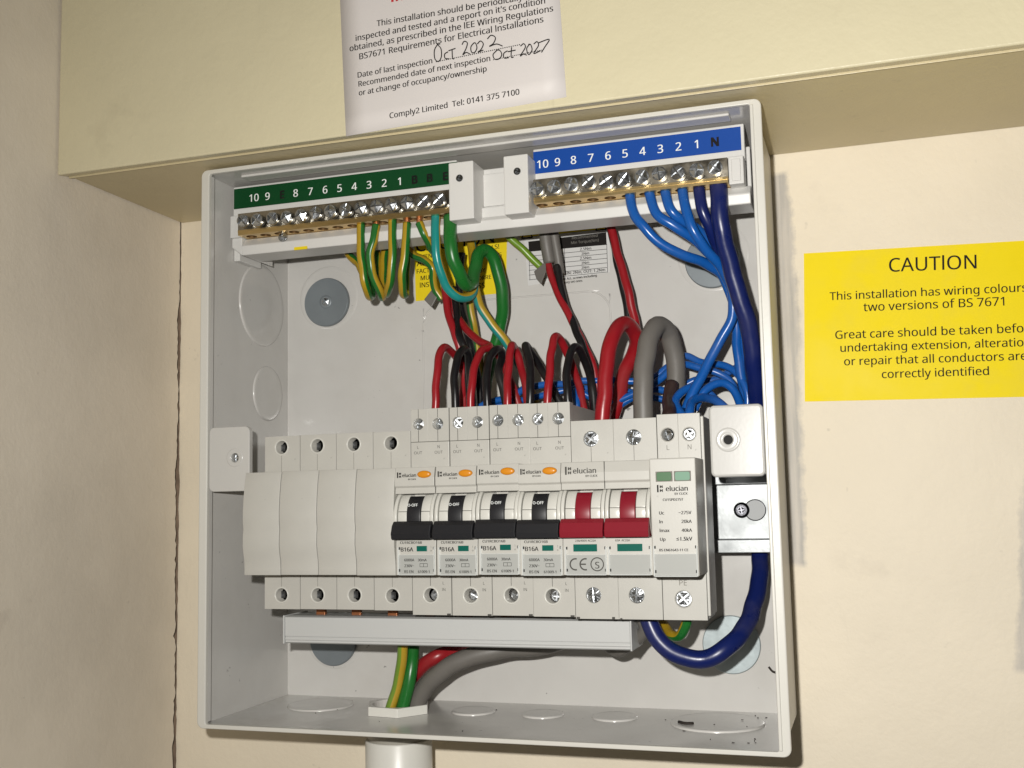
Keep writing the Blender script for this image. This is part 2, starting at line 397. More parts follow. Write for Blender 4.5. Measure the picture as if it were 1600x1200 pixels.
tx = MB(); Z2 = lambda a, b, Y: at(500 + a * .2625, b * .2625, Y); YP = BD + .55
for t, A, B, ms_ in [
    ('This installation should be periodically', (338, 157), (1085, 22), 'This installation should be period'),
    ("inspected and tested and a report on it's condition", (213, 244), (1340, 20), None),
    ('obtained, as prescribed in the IEE Wiring Regulations', (177, 306), (1388, 66), None),
    ('BS7671 Requirements for Electrical Installations', (235, 354), (1330, 131), None),
    ('Date of last inspection', (225, 463), (668, 376), None),
    ('Recommended date of next inspection', (230, 516), (1013, 362), None),
    ('or at change of occupancy/ownership', (232, 569), (992, 424), None),
    ('Comply2 Limited  Tel: 0141 375 7100', (415, 705), (1187, 562), None),
    ('..........................................', (690, 370), (1190, 268), None), ('.............................', (1030, 358), (1330, 298), None)]:
    put_text(tx, t, Z2(*A, YP), Z2(*B, YP), 0, ms_, 1.0, .06)
put_text(tx, 'IMPORTANT', at(612, 2.5, YP), at(760, -27, YP), 1, None, 1.0, .2)
tx.build('lettering', [blacki, redi], no, recalc=False)
hw = MB()
for st in [[(700, 262), (681, 300), (684, 350), (705, 366), (722, 338), (720, 290), (700, 265), (715, 262)], [(762, 308), (742, 322), (745, 347), (768, 350)], [(765, 302), (806, 288)], [(786, 295), (789, 346), (798, 350)],
    [(845, 266), (858, 246), (877, 256), (868, 292), (850, 326), (870, 312), (893, 322)], [(915, 255), (898, 280), (902, 310), (920, 312), (934, 285), (925, 256), (912, 258)],
    [(936, 262), (955, 244), (972, 262), (958, 295), (940, 310), (972, 298)], [(996, 232), (1018, 210), (1044, 224), (1032, 258), (1008, 276), (1050, 262), (1086, 274)],
    [(1052, 300), (1030, 325), (1040, 352), (1066, 350), (1082, 325), (1070, 300), (1050, 298)], [(1116, 302), (1094, 318), (1096, 345), (1124, 343)], [(1140, 282), (1138, 338), (1152, 340)], [(1118, 308), (1164, 298)],
    [(1193, 275), (1212, 260), (1222, 282), (1192, 333), (1210, 322), (1230, 328)], [(1248, 262), (1230, 290), (1242, 325), (1262, 298), (1254, 266), (1240, 264)],
    [(1272, 262), (1292, 248), (1300, 272), (1272, 318), (1312, 302)], [(1298, 256), (1364, 234), (1338, 280), (1318, 312)]]:
    hw.tube([Z2(a, b, YP + .05) for a, b in st], .22, 6, 5)
hw.build('handwriting', blacki, no)

# ------------------------------------------------------------------ caution sticker on the wall
ca = empty('caution_sticker', 310, 0, 138); tag(ca, 'yellow caution sticker on the cream wall right of the white enclosure', 'sticker')
c4 = [at(1256, 396, .3), at(1610, 375.4, .3), at(1610, 620, .3), at(1257.5, 627.5, .3)]
k_ = (c4[1][0] - c4[0][0]); dxw = 118.0
ca_tl, ca_bl = c4[0], c4[3]; slt = (c4[1][2] - c4[0][2]) / k_; slb = (c4[2][2] - c4[3][2]) / k_
MB().prism_y([(ca_tl[0], ca_tl[2]), (ca_tl[0] + dxw, ca_tl[2] + slt * dxw), (ca_bl[0] + dxw, ca_bl[2] + slb * dxw), (ca_bl[0], ca_bl[2])], .05, .3).build('sheet', yellow, ca)
tx = MB(); Z3 = lambda a, b: at(1180 + a * .26667, 340 + b * .26667, .4)
for t, A, B, ms_ in [('CAUTION', (785, 318), (1297, 298), None), ('This installation has wiring colours to', (437, 484), (1560, 434), 'This installation has wiring colour'),
    ('two versions of BS 7671', (635, 549), (1460, 515), None), ('Great care should be taken before', (470, 711), (1572, 672), 'Great care should be taken befo'),
    ('undertaking extension, alteration', (500, 787), (1572, 754), 'undertaking extension, alteratio'), ('or repair that all conductors are', (522, 866), (1592, 833), None), ('correctly identified', (743, 941), (1370, 922), None)]:
    put_text(tx, t, Z3(*A), Z3(*B), 0, ms_, 1.0, .05)
tx.build('lettering', blacki, ca, recalc=False)

# ------------------------------------------------------------------ the enclosure
en = empty('metal_enclosure', 0, 0, 0); tag(en, 'open white metal enclosure mounted under the beam, its cover removed', 'enclosure')
WI = W - 3.2                             # the body is narrower than the front flange on the right
bp_ = MB().box(1.5, WI - 1.5, .4, 1.5, 1.5, H - 1.5).build('back_panel', enamel, en)
enamel2 = mat('smooth outer enamel', (.60, .59, .56), .4)
sl = MB().box(0, 1.5, .4, 77.5, .9, H - .9).build('side_panel', enamel, en, .3)
MB().box(WI - 1.5, WI, .4, 77.5, .9, H - .9).build('side_panel', enamel2, en, .5)
tp = MB().box(1.55, WI - 1.55, .4, 77.5, H - 1.5, H - .05).build('top_panel', enamel, en, .3)
bo = MB().box(1.55, WI - 1.55, .4, 77.5, .05, 1.5).build('bottom_panel', enamel, en, .3)
def rrect(x0, x1, z0, z1, r, n=8):
    o = []
    for cx, cz, a0 in ((x1 - r, z1 - r, 0), (x0 + r, z1 - r, 90), (x0 + r, z0 + r, 180), (x1 - r, z0 + r, 270)):
        for k in range(n + 1): a = math.radians(a0 + 90 * k / n); o.append((cx + r * math.cos(a), cz + r * math.sin(a)))
    return o
def frame(ou, inn, Y0, Y1):
    N = len(ou); V = [(x, Y, z) for o_, Y in ((ou, Y1), (inn, Y1), (inn, Y0), (ou, Y0)) for x, z in o_]
    return MB().add(V, [(i * N + k, i * N + (k + 1) % N, ((i + 1) % 4) * N + (k + 1) % N, ((i + 1) % 4) * N + k) for i in range(4) for k in range(N)])
frame(rrect(-.1, W, -.1, H + .1, 3.0), rrect(4.2, W - 4.5, 1.8, H - 1.9, 1.0), 76.8, 79.2).build('rim', ivory, en, .55, 3)
boxes('rim_lip', [(W - 4.45, W - 3.1, 79.1, 80.0, 2.2, H - 2.2)], ivory, en, .4, 3)
boxes('rim_return', [(3.6, 4.15, 74.5, 77.2, 2.4, H - 2.4)], enamel, en, .2)
# rib pressed into the roof, near the front
MB().box(16, 244, 63, 71, H - 2.6, H - 1.4).build('roof_rib', enamel, en, .55, 3)
# round knockouts
def rr_disc(name, c, r, h0, h1, axis, par): MB().lathe(c, [(r, h0), (r, h1 - .25 * (1 if h1 > h0 else -1)), (r - .35, h1)], axis, 48, cap=(False, True)).build(name, enamel, par)
def ko_left(cy, cz, r):
    MB().lathe((cy, cz), [(r, 1.4), (r - .05, 1.75), (r - .3, 2.15), (r - .8, 2.3), (r - 3, 2.2)], 'x', 56, cap=(False, True)).build('knockout', enamel, en)
ko_left(28, 199, 21); ko_left(22, 154.5, 14)
for cx, cY, r in [(33, 25.5, 16), (111.5, 25.5, 10.2), (145, 26, 9.7), (178, 25.5, 10.2), (223.5, 29, 20)]:
    MB().lathe((cx, cY), [(r, 1.4), (r - .05, 1.8), (r - .35, 2.25), (r - .9, 2.4), (r - 3, 2.25)], 'z', 56, cap=(False, True)).build('knockout', enamel, en)
# large rectangular knockout pressed in the back
q = rrect(79, 176.3, 60, 197.6, 11); MB().tube([(x, 1.42, z) for x, z in q + q[:2]], .5, 8, 3).build('pressed_outline', enamel, en)
# wall fixings with big washers
def screw_mesh(r=2.5, h=.9, slot=.42, stem=0.0, n=7, dome=.5, extra=False):
    """a pan head: four facing quadrants round a cross slot, set on a disc; faces +Y, local origin at its seat"""
    m = MB(); m.lathe((0, 0), [(r, -stem - .3), (r, .12), (r * .99, .2)], 'y', 28)
    for q in range(4):
        a0 = q * math.pi / 2; c = (slot * math.sqrt(2) * math.cos(a0 + math.pi / 4), slot * math.sqrt(2) * math.sin(a0 + math.pi / 4))
        e = math.asin(slot / (r * .97)); arc = [(r * .97 * math.cos(a0 + e + (math.pi / 2 - 2 * e) * k / n), r * .97 * math.sin(a0 + e + (math.pi / 2 - 2 * e) * k / n)) for k in range(n + 1)]
        top = [(c[0], h + dome, c[1])] + [(x, h * .55, z) for x, z in arc]; bot = [(c[0], .1, c[1])] + [(x, .1, z) for x, z in arc]; N = len(top)
        f = [tuple(range(N))] + [(i, N + i, N + (i + 1) % N, (i + 1) % N) for i in range(N)]
        m.add(top + bot, f, 0)
        if extra:                     # fine radial ribs of a combination head
            for t in (.32, .68):
                a = a0 + e + (math.pi / 2 - 2 * e) * t
                d = (math.cos(a), math.sin(a)); p = (-d[1] * .13, d[0] * .13)
                q0, q1 = r * .45, r * .95
                Vv = [(d[0] * q0 + p[0], h + .25, d[1] * q0 + p[1]), (d[0] * q1 + p[0], h * .55 + .22, d[1] * q1 + p[1]), (d[0] * q1 - p[0], h * .55 + .22, d[1] * q1 - p[1]), (d[0] * q0 - p[0], h + .25, d[1] * q0 - p[1])]
                m.add(Vv + [(x, Y - .4, z) for x, Y, z in Vv], [(0, 1, 2, 3), (0, 4, 5, 1), (1, 5, 6, 2), (2, 6, 7, 3), (3, 7, 4, 0)])
    me_o = m.build('screw_proto', steel); me = me_o.data; bpy.data.objects.remove(me_o); return me
SC = {k: screw_mesh(**v) for k, v in dict(bar=dict(r=3.05, h=.9, slot=.36, stem=2.6, dome=.7), out=dict(r=2.35, h=.6, slot=.38, dome=.5), big=dict(r=3.0, h=.7, slot=.36, dome=.5, extra=True),
      small=dict(r=1.6, h=.4, slot=.26, dome=.3), mid=dict(r=2.2, h=.6, slot=.36, dome=.4)).items()}
for me in SC.values(): me.name = 'screw'
def screw(kind, x, Y, z, parent, ang=None, name='terminal_screw', material=None, tilt=.1):
    o = bpy.data.objects.new(name, SC[kind]); link(o); og = ORG[parent]
    o.parent = parent; o.location = ((x - og[0]) * S, -(Y - og[1]) * S, (z - og[2]) * S)
    o.rotation_euler = (random.uniform(-tilt, tilt), random.uniform(0, 6.28) if ang is None else ang, random.uniform(-tilt, tilt))
    if material: o.material_slots[0].link = 'OBJECT'; o.material_slots[0].material = material
    ORG[o] = og; return o
for (x, z, r, mm, dep) in [(25.2, 203, 12.8, washer, 2.4), (226, 207, 12.8, washer, 2.4), (227.3, 31, 13.0, washer2, 1.2), (28, 29.5, 12.8, washer, 2.4)]:
    if dep > 2:
        MB().lathe((x + .5, z + 2.5), [(r + 4.2, 1.45), (r + 3.4, 1.8), (r + 2.2, 1.6)], 'y', 48, cap=(False, True)).build('fixing_recess', enamel, en)
    w_ = MB().lathe((x, z), [(r, 1.4), (r, 1.5 + dep * .7), (r - .4, 1.5 + dep)], 'y', 48).build('fixing_washer', mm, en)
    if z > 100: screw('mid', x, 1.6 + dep, z, w_, name='fixing_screw', tilt=.05)
    if z > 100: MB().lathe((x, z), [(3.6, 1.5 + dep - .1), (3.4, 1.5 + dep + .4), (2.4, 1.5 + dep + .35)], 'y', 24, cap=(False, True)).build('collar', washer, w_)
# lugs for the cover
def lug(x0, x1, z0, z1, left):
    Yf = 78.2; r = 2.6 if left else 2.2; bv = .35 if left else 1.0
    cx, cz = ((18.0, 119.7) if left else (239.0, 119.5)); rh = 2.1 if left else 1.9
    n = 12
    def outl(i):
        q = rrect(x0 + i, x1 - i, z0 + i, z1 - i, max(.3, r - i), n); o_ = []
        for k, p in enumerate(q):
            p2 = q[(k + 1) % len(q)]; d_ = 10 if k % (n + 1) == n else 1
            o_ += [(p[0] + (p2[0] - p[0]) * j / d_, p[1] + (p2[1] - p[1]) * j / d_) for j in range(d_)]
        return o_
    N = len(outl(0)); m = MB()
    rings = [(outl(0), 75.6), (outl(0), Yf - bv), (outl(bv * .3), Yf - bv * .3), (outl(bv), Yf)]
    ang = [math.atan2(z - cz, x - cx) for x, z in outl(bv)]
    rings += [([(cx + rh * math.cos(t), cz + rh * math.sin(t)) for t in ang], Yf), ([(cx + rh * math.cos(t), cz + rh * math.sin(t)) for t in ang], Yf - 5)]
    V = [(x, Y, z) for o_, Y in rings for x, z in o_]
    for i in range(len(rings) - 1):
        b0_ = len(m.v)
        m.add([V[i * N + k] for k in range(N)] + [V[(i + 1) * N + k] for k in range(N)], [(k, (k + 1) % N, N + (k + 1) % N, N + k) for k in range(N)], 0, i in (1, 2))
    m.add(V[-N:], [tuple(range(N))], 1)
    o = m.build('cover_lug', [tabw, dark], en)
    MB().lathe((cx, cz), [(4.3 if left else 4.9, Yf - .1), (4.1 if left else 4.6, Yf + .2), (3.5 if left else 3.9, Yf + .2), (3.1, Yf + .02), (2.6, Yf + .2), (rh, Yf + .1), (rh - .1, Yf - .5)], 'y', 32, cap=(False, False)).build('screw_ring', tabw, o)
    if left: screw('small', cx, Yf - 1.6, cz, o, name='lug_screw')
    return o
lug(4.6, 25.6, 104.6, 133.8, True)
lug(231.8, W - 4.8, 105.0, 133.2, False)
MB().box(1.5, 4.0, 60, 77, 106, 132).build('lug_flange', tabw, en, .3)
MB().box(WI - 4.0, WI - 1.6, 60, 76.2, 106, 132).build('lug_flange', tabw, en, .3)
# stickers on the back panel
ws = MB(); Zr = lambda a, b, Y=1.8: at(620 + a * .25, 340 + b * .25, Y)
A = [Zr(112, 130), Zr(690, 60), Zr(690, 462), Zr(125, 520)]
ys = MB().prism_y([(q[0], q[2]) for q in (Zr(105, 0), Zr(690, 0), Zr(682, 470), Zr(118, 522))], 1.52, 1.72).build('warning_sticker', yellow2, en)
tx = MB()
for t, A, B in [('CAUTION', (120, 215), (608, 158)), ('MENT', (150, 258), (240, 248)), ('IALS!', (562, 205), (640, 193)), ('NING', (575, 254), (655, 243)), ('AL', (125, 305), (180, 299)), ('S.', (625, 298), (655, 294)), ('FACT', (125, 350), (205, 342)),
    ('BY', (515, 345), (555, 340)), ('MUST', (150, 392), (245, 382)), ('ORRE', (508, 392), (590, 382)), ('INST', (145, 438), (225, 430)), ('SS', (508, 442), (550, 438))]:
    put_text(tx, t, Zr(*A), Zr(*B), 0, None, 1.0, .05)
tx.build('lettering', blacki, ys, recalc=False)
tsk = MB().prism_y([(q[0], q[2]) for q in (Zr(780, -60), Zr(1330, -120), Zr(1330, 340), Zr(820, 425))], 1.5, 1.62).build('torque_sticker', mat('white sticker', (.62, .615, .60), .3), en)
tx = MB()
def quad(mb, pts, mi): mb.add([tuple(p) for p in pts], [(0, 1, 2, 3)], mi)
Y1 = 1.70
quad(tx, [Zr(770, 125, Y1), Zr(1300, 72, Y1), Zr(1300, -90, Y1), Zr(770, -50, Y1)], 1)
quad(tx, [Zr(822, 150, Y1 + .02), Zr(1308, 92, Y1 + .02), Zr(1312, 170, Y1 + .02), Zr(826, 212, Y1 + .02)], 0)
def ln(a, b, w=.22):
    a, b = Vector(Zr(*a, Y1)), Vector(Zr(*b, Y1)); d = (b - a).normalized(); n_ = Vector((-d.z, 0, d.x)) * w / 2
    quad(tx, [a - n_, b - n_, b + n_, a + n_], 0)
for k in range(7): ln((826, 212 + k * 29.5), (1314, 168 + k * 28.7))
for x_ in (826, 1048, 1312): ln((x_, 212 - (x_ - 826) * .09), (x_ + 6, 390 - (x_ - 826) * .095))
for k, t in enumerate(['2.5Nm', '2Nm', '2.5Nm', '2Nm', '2Nm']): put_text(tx, t, Zr(1145 if len(t) > 3 else 1155, 206 + k * 29, Y1), Zr(1215 if len(t) > 3 else 1202, 200 + k * 29, Y1), 0, None, 1, .05)
put_text(tx, 'IN: 2Nm, OUT: 1.2Nm', Zr(1065, 356, Y1), Zr(1302, 334, Y1), 0, None, 1, .05)
put_text(tx, 'Recommended', Zr(1095, 136, Y1 + .06), Zr(1255, 119, Y1 + .06), 2, None, 1); put_text(tx, 'Min Torque(Nm)', Zr(1090, 166, Y1 + .06), Zr(1262, 148, Y1 + .06), 2, None, 1)
put_text(tx, 'of ALL screws including', Zr(1040, 391, Y1), Zr(1250, 368, Y1), 0, None, 1, .06); put_text(tx, 'factory set ones', Zr(1020, 415, Y1), Zr(1160, 400, Y1), 0, None, 1, .06)
put_text(tx, 'WARNING', Zr(985, 88, Y1 + .05), Zr(1225, 62, Y1 + .05), 0, None, 1, .12)
for cx_ in (812, 1275):
    a, b, c_ = Vector(Zr(cx_ - 32, 130 - (cx_ - 812) * .11, Y1 + .05)), Vector(Zr(cx_ + 36, 124 - (cx_ - 812) * .11, Y1 + .05)), Vector(Zr(cx_ + 2, 60 - (cx_ - 812) * .11, Y1 + .05))
    for p, q in ((a, b), (b, c_), (c_, a)):
        d = (q - p).normalized(); n_ = Vector((-d.z, 0, d.x)) * .3; quad(tx, [p - n_, q - n_, q + n_, p + n_], 0)
tx.build('lettering', [blacki, yellow2, lgreyi], tsk, recalc=False)

# ------------------------------------------------------------------ terminal bar holder
th = empty('terminal_bar_holder', 125, 30, 216); tag(th, 'white plastic holder with green and blue numbered brass terminal bars across the enclosure', 'terminal bar')
boxes('body', [(5.2, 247.5, 32, 56.5, 222, 246.5)], holderw, th, .45)
boxes('end_foot', [(1.7, 5.0, 34, 54, 216.5, 240), (248.7, 250.4, 34, 56, 222, 243)], holderw, th, .45)
MB().prism_x([(32, 220.9), (44, 217.6), (61, 217.2), (61.8, 221.5), (58, 225.6), (32, 225.6)], 10.5, 250.3).build('lower_lip', holderw, th, .45)
MB().prism_y([(4.9, 221.5), (10.4, 217.3), (10.4, 226), (4.9, 226)], 32, 60.8).build('lip_end', holderw, th, .45)
boxes('backing_plate', [(4.8, 120.6, 55.5, 59.6, 236.8, 251.6), (156.8, 248.6, 55.5, 59.6, 236.8, 251.9)], holderw, th, .45)
boxes('end_block', [(4.9, 13.0, 56, 62.5, 225.8, 236.6), (242.2, 248.4, 56, 65.6, 224.8, 236.6)], holderw, th, .45)
boxes('raised_panel', [(243.5, 247.2, 65.5, 66.3, 226.0, 235.2)], holderw, th, .3)
boxes('bridge', [(131.5, 148, 50, 57.5, 229, 244), (131.8, 147.5, 50, 60, 219, 228)], holderw, th, .45)
for x0, x1 in ((121.0, 132.6), (146.6, 157.7)):
    cl = MB().box(x0, x1, 50, 71, 220.6, 246.6).build('clamp_block', holderw, th, .5)
    screw('small', (x0 + x1) / 2 - (1.0 if x0 < 130 else -1.2) * .6, 71.2, 239.2, cl, name='clamp_screw', material=steeld)
gs = MB().box(5.4, 120.9, 59.7, 60.0, 240.6, 250.5).build('number_strip', greenl, th); gs['label'] = 'green number strip'
bs = MB().box(157.0, 247.3, 59.7, 60.0, 240.6, 250.6).build('number_strip', bluel, th); bs['label'] = 'blue number strip'
tx = MB()
def num(mb, t, px, py, mi, size=6.2, b=.07):
    x, Y, z = at(px, py, 60.1); text_c(mb, t, x, 60.15, z - size * .36, None, size, mi, 1.0, b)
for t, px in zip(['10', '9', 'E', '8', '7', '6', '5', '4', '3', '2', '1', 'B', 'B', 'E'], [397, 418, 441, 462, 485, 508, 530.6, 553.6, 576.6, 600.4, 624, 648, 671.5, 696]):
    num(tx, t, px, 307.5 - (px - 397) * .113, 1 if t in 'EB' else 0, 6.2, .22 if t in 'EB' else .07)
tx.build('numerals', [whitei, mat('embossed black ink', (.004, .006, .005), .35)], gs, recalc=False)
tx = MB()
for t, px in zip(['10', '9', '8', '7', '6', '5', '4', '3', '2', '1', 'N'], [848, 871, 896, 923, 950, 976.6, 1004, 1031.6, 1060, 1088, 1117]):
    num(tx, t, px, 255 - (px - 845) * .129, 1 if t == 'N' else 0, 6.2, .25 if t == 'N' else .07)
tx.build('numerals', [whitei, blacki], bs, recalc=False)
def bar(x0, x1, sx, n, label):
    m = MB()
    m.box(x0, x1, 57.0, 66.0, 228.2, 236.2, 2)
    m.box(x0, x1, 57.0, 66.2, 227.0, 228.15)
    o = None
    pitch = 7.62
    # underside with one wire hole per screw
    for i in range(n):
        cx = sx + pitch * i; a = x0 if i == 0 else cx - pitch / 2; b = x1 if i == n - 1 else cx + pitch / 2
        an = [2 * math.pi * k / 20 for k in range(20)]; r = 2.55; cY = 61.6
        def rim_pt(t):
            dx, dY = math.cos(t), math.sin(t); s_ = min(((b if dx > 0 else a) - cx) / dx if abs(dx) > 1e-6 else 1e9, ((66.0 if dY > 0 else 57.0) - cY) / dY if abs(dY) > 1e-6 else 1e9); return cx + dx * s_, cY + dY * s_
        cs = [math.atan2(Y - cY, x - cx) for x in (a, b) for Y in (57.0, 66.0)]
        an = sorted([t if t <= math.pi else t - 2 * math.pi for t in an] + cs); N = len(an)
        V = [(*rim_pt(t), 225.7) for t in an] + [(cx + r * math.cos(t), cY + r * math.sin(t), 225.7) for t in an] + [(cx + r * math.cos(t), cY + r * math.sin(t), 226.9) for t in an]
        m.add(V, [(k, (k + 1) % N, N + (k + 1) % N, N + k) for k in range(N)])
        m.add(V, [(N + k, N + (k + 1) % N, 2 * N + (k + 1) % N, 2 * N + k) for k in range(N)], 1); m.add(V, [tuple(range(2 * N, 3 * N))], 1)
    m.add([(x0, 66.0, 225.7), (x1, 66.0, 225.7), (x1, 66.0, 227.0), (x0, 66.0, 227.0)], [(0, 1, 2, 3)])
    o = m.build('brass_bar', [brass, brassd, brassf], th); o['label'] = label
    for i in range(n): screw('bar', sx + pitch * i + random.uniform(-.15, .15), 69.0 + random.uniform(-.5, .5), 231.4 + random.uniform(-.3, .3), o)
    return o
eb = bar(11.5, 121.0, 16.2, 14, 'brass earth bar'); nb_ = bar(158.5, 242.0, 160.9, 11, 'brass neutral bar')
screw('mid', 33.5, 62.5, 223.6, eb, name='fixing_screw')
tx = MB(); q = at(469, 392, 61.9)
tx.box(q[0] - 3.4, q[0] + 3.4, 61.0, 61.6, 217.0, 218.4); tx.build('earth_mark', yellow2, th)

# ------------------------------------------------------------------ DIN rail
dr = empty('din_rail', 240, 16, 90); tag(dr, 'zinc plated steel mounting rail end showing right of the devices', 'mounting rail')
prof = [(26.5, 107.2), (27.5, 107.2), (27.5, 102.6), (20.6, 102.6), (20.6, 78.8), (27.5, 78.8), (27.5, 73.2), (26.5, 73.2), (26.5, 77.8), (19.6, 77.8), (19.6, 103.6), (26.5, 103.6)]
m = MB(); m.prism_x(prof, 30, 250.2); m.build('rail', zinc, dr, .25)
MB().lathe((242.3, 91.3), [(4.3, 20.65), (4.3, 20.72)], 'y', 32).build('slot', mat('rail slot', (.40, .41, .41), .6), dr)
blk = mat('blackened screw', (.045, .045, .05), .3, 1, .1, 900)
MB().lathe((242.3, 91.3), [(4.75, 20.55), (4.7, 20.75), (4.3, 20.78)], 'y', 32, cap=(False, False)).build('slot_edge', blk, dr)
MB().lathe((236.6, 91.4), [(3.4, 20.6), (3.4, 22.2), (2.4, 22.8)], 'y', 24).build('rail_screw', blk, dr); screw('small', 236.6, 22.7, 91.4, dr, name='screw_recess', material=blk)

# ------------------------------------------------------------------ devices on the rail
X0, MOD, NT, NB = 32.77, 17.8, 112.2, 68.3
YS = 77.0
def logo(mb, x, Y, z, s, mi=0):
    mb.box(x, x + .26 * s, Y, Y + .02, z - .12 * s, z + 1.1 * s, mi)
    for a in (-.05, .58):
        mb.box(x + .46 * s, x + .64 * s, Y, Y + .02, z + a * s, z + (a + .42) * s, mi); mb.box(x + .78 * s, x + .96 * s, Y, Y + .02, z + a * s, z + (a + .42) * s, mi); mb.box(x + .64 * s, x + .78 * s, Y, Y + .02, z + (a + .14) * s, z + (a + .28) * s, mi)
def ring(cx, cz, r0, r1, Y, par, mt): MB().lathe((cx, cz), [(r1, Y - .1), (r1 - .15, Y + .3), (r0 + .2, Y + .3), (r0, Y - .3)], 'y', 32, cap=(False, False)).build('port_ring', mt, par)
def faces(t, lst, bv):
    for q in lst: MB().plate_hole(*q, 0, 1).build('terminal_face', [plastic, dark], t, bv)
def blank(xm):
    t = empty('blanking_module', xm, 27, 52)
    a, b = xm + .12, xm + 17.64
    MB().prism_x([(70, NT), (92.8, NT), (93.9, 107.5), (94.8, 101), (95.3, 95.5), (95.2, 90.5), (94.8, 87.8), (95.2, 85.2), (95.3, 81), (94.7, 77.2), (94.0, 74.5), (93.8, 71), (93.8, NB), (70, NB)], a, b, 0, True).build('cover', plastic, t, .14, 2)
    MB().box(a + .2, b - .2, 29, 71.8, 53, 128).build('body', plastic, t, .3)
    faces(t, [(a, b, 111, 128.6, 71.5, YS, xm + 8.5, 123.6, 2.9, 5.2), (a, b, 52.4, 69.5, 71.5, YS, xm + 8.5, 58.5, 2.9, 5.2)], .2)
    for z in (123.6, 58.5):
        ring(xm + 8.5, z, 2.85, 3.6, YS, t, plastic2)
        MB().box(xm + 6.3, xm + 8.4, 71.9, 73.4, z - 1.6, z + 1.4).build('clamp_plate', steeld, t)
    for z0, z1 in ((112.5, 119.9), (62.2, 69.2)): MB().box(xm + 8.42, xm + 8.6, YS - .4, YS + .02, z0, z1).build('mould_line', lgreyi, t)
    return t
b0 = blank(X0); blanks = [b0] + [copy_tree(b0, MOD * i + random.uniform(-.05, .05), random.uniform(-.15, .15)) for i in (1, 2, 3)]
for o, l in zip(blanks, ['leftmost blank cream plastic module on the rail, beside the left lug', 'second blank cream module from the left end of the device row', 'third blank cream module from the left end of the device row', 'fourth blank cream module, touching the first black-toggle breaker']):
    tag(o, l, 'blank module', 'blank modules on the rail')

def arc_prof(cY, cz, R, z0, z1, back, n=10):
    a0, a1 = math.asin((z1 - cz) / R), math.asin((z0 - cz) / R)
    return [(back, z1)] + [(cY + R * math.cos(a0 + (a1 - a0) * k / n), cz + R * math.sin(a0 + (a1 - a0) * k / n)) for k in range(n + 1)] + [(back, z0)]
def toggle_set(t, xm, tm, off, joined=None):
    """cradle, drum and handle of one pole"""
    for a, b in ((xm + .1, xm + 1.55), (xm + 16.2, xm + 17.65)): MB().prism_x(arc_prof(84.2, 91.5, 12.0, 82.6, 101.3, 84), a, b, 0, True).build('cradle', plastic2, t, .3)
    for a, b in ((xm + 1.9, xm + 5.75), (xm + 12.1, xm + 15.9)):
        for z0, z1 in ((94.2, 101.0), (83.0, 94.05)): MB().prism_x(arc_prof(84.6, 91.5, 10.9, z0, z1, 86), a, b, 0, True).build('drum', plastic2, t, .15)
    h = MB(); h.prism_x(arc_prof(84.6, 91.5, 11.5, 84.0, 100.3, 86), xm + 5.85, xm + 12.0, 0, True)
    if joined is None or joined:
        w1 = xm + 17.7 if not joined else xm + joined
        h.prism_x([(90, 90.4), (96.6, 90.2), (98.3, 88.6), (99.6, 85.2), (99.0, 82.9), (90, 82.7)], xm + .25, w1 - .15)
    o = h.build('toggle', tm, t, .45, 3)
    if off:
        tx = MB(); text_c(tx, 'O-OFF', xm + 8.9, 96.25, 96.2, 4.4, None, 0, 1.0, .02); tx.build('lettering', whitei, o, recalc=False)
def label_cover(t, xa, xb, z0, z1, Y):
    MB().box(xa + .5, xb - .5, Y - .6, Y + .05, z0, z1).build('label_plate', labelg, t)
    boxes('label_cover', [(xa, xa + .45, Y - .5, Y + .75, z0 - .3, z1 + 3.2), (xb - .45, xb, Y - .5, Y + .75, z0 - .3, z1 + 3.2), (xa + .45, xb - .45, Y - .3, Y + .6, z0 - .4, z0 - .02), (xa + .45, xb - .45, Y - .2, Y + .25, z1, z1 + .22)], clear, t, .12)
    boxes('hinge_gap', [(x, x + .44, Y - .4, Y + .12, z, z + 1.1) for x in (xa + .46, xb - .9) for z in (z0 + 1.0, z1 + 2.2)], dark, t)
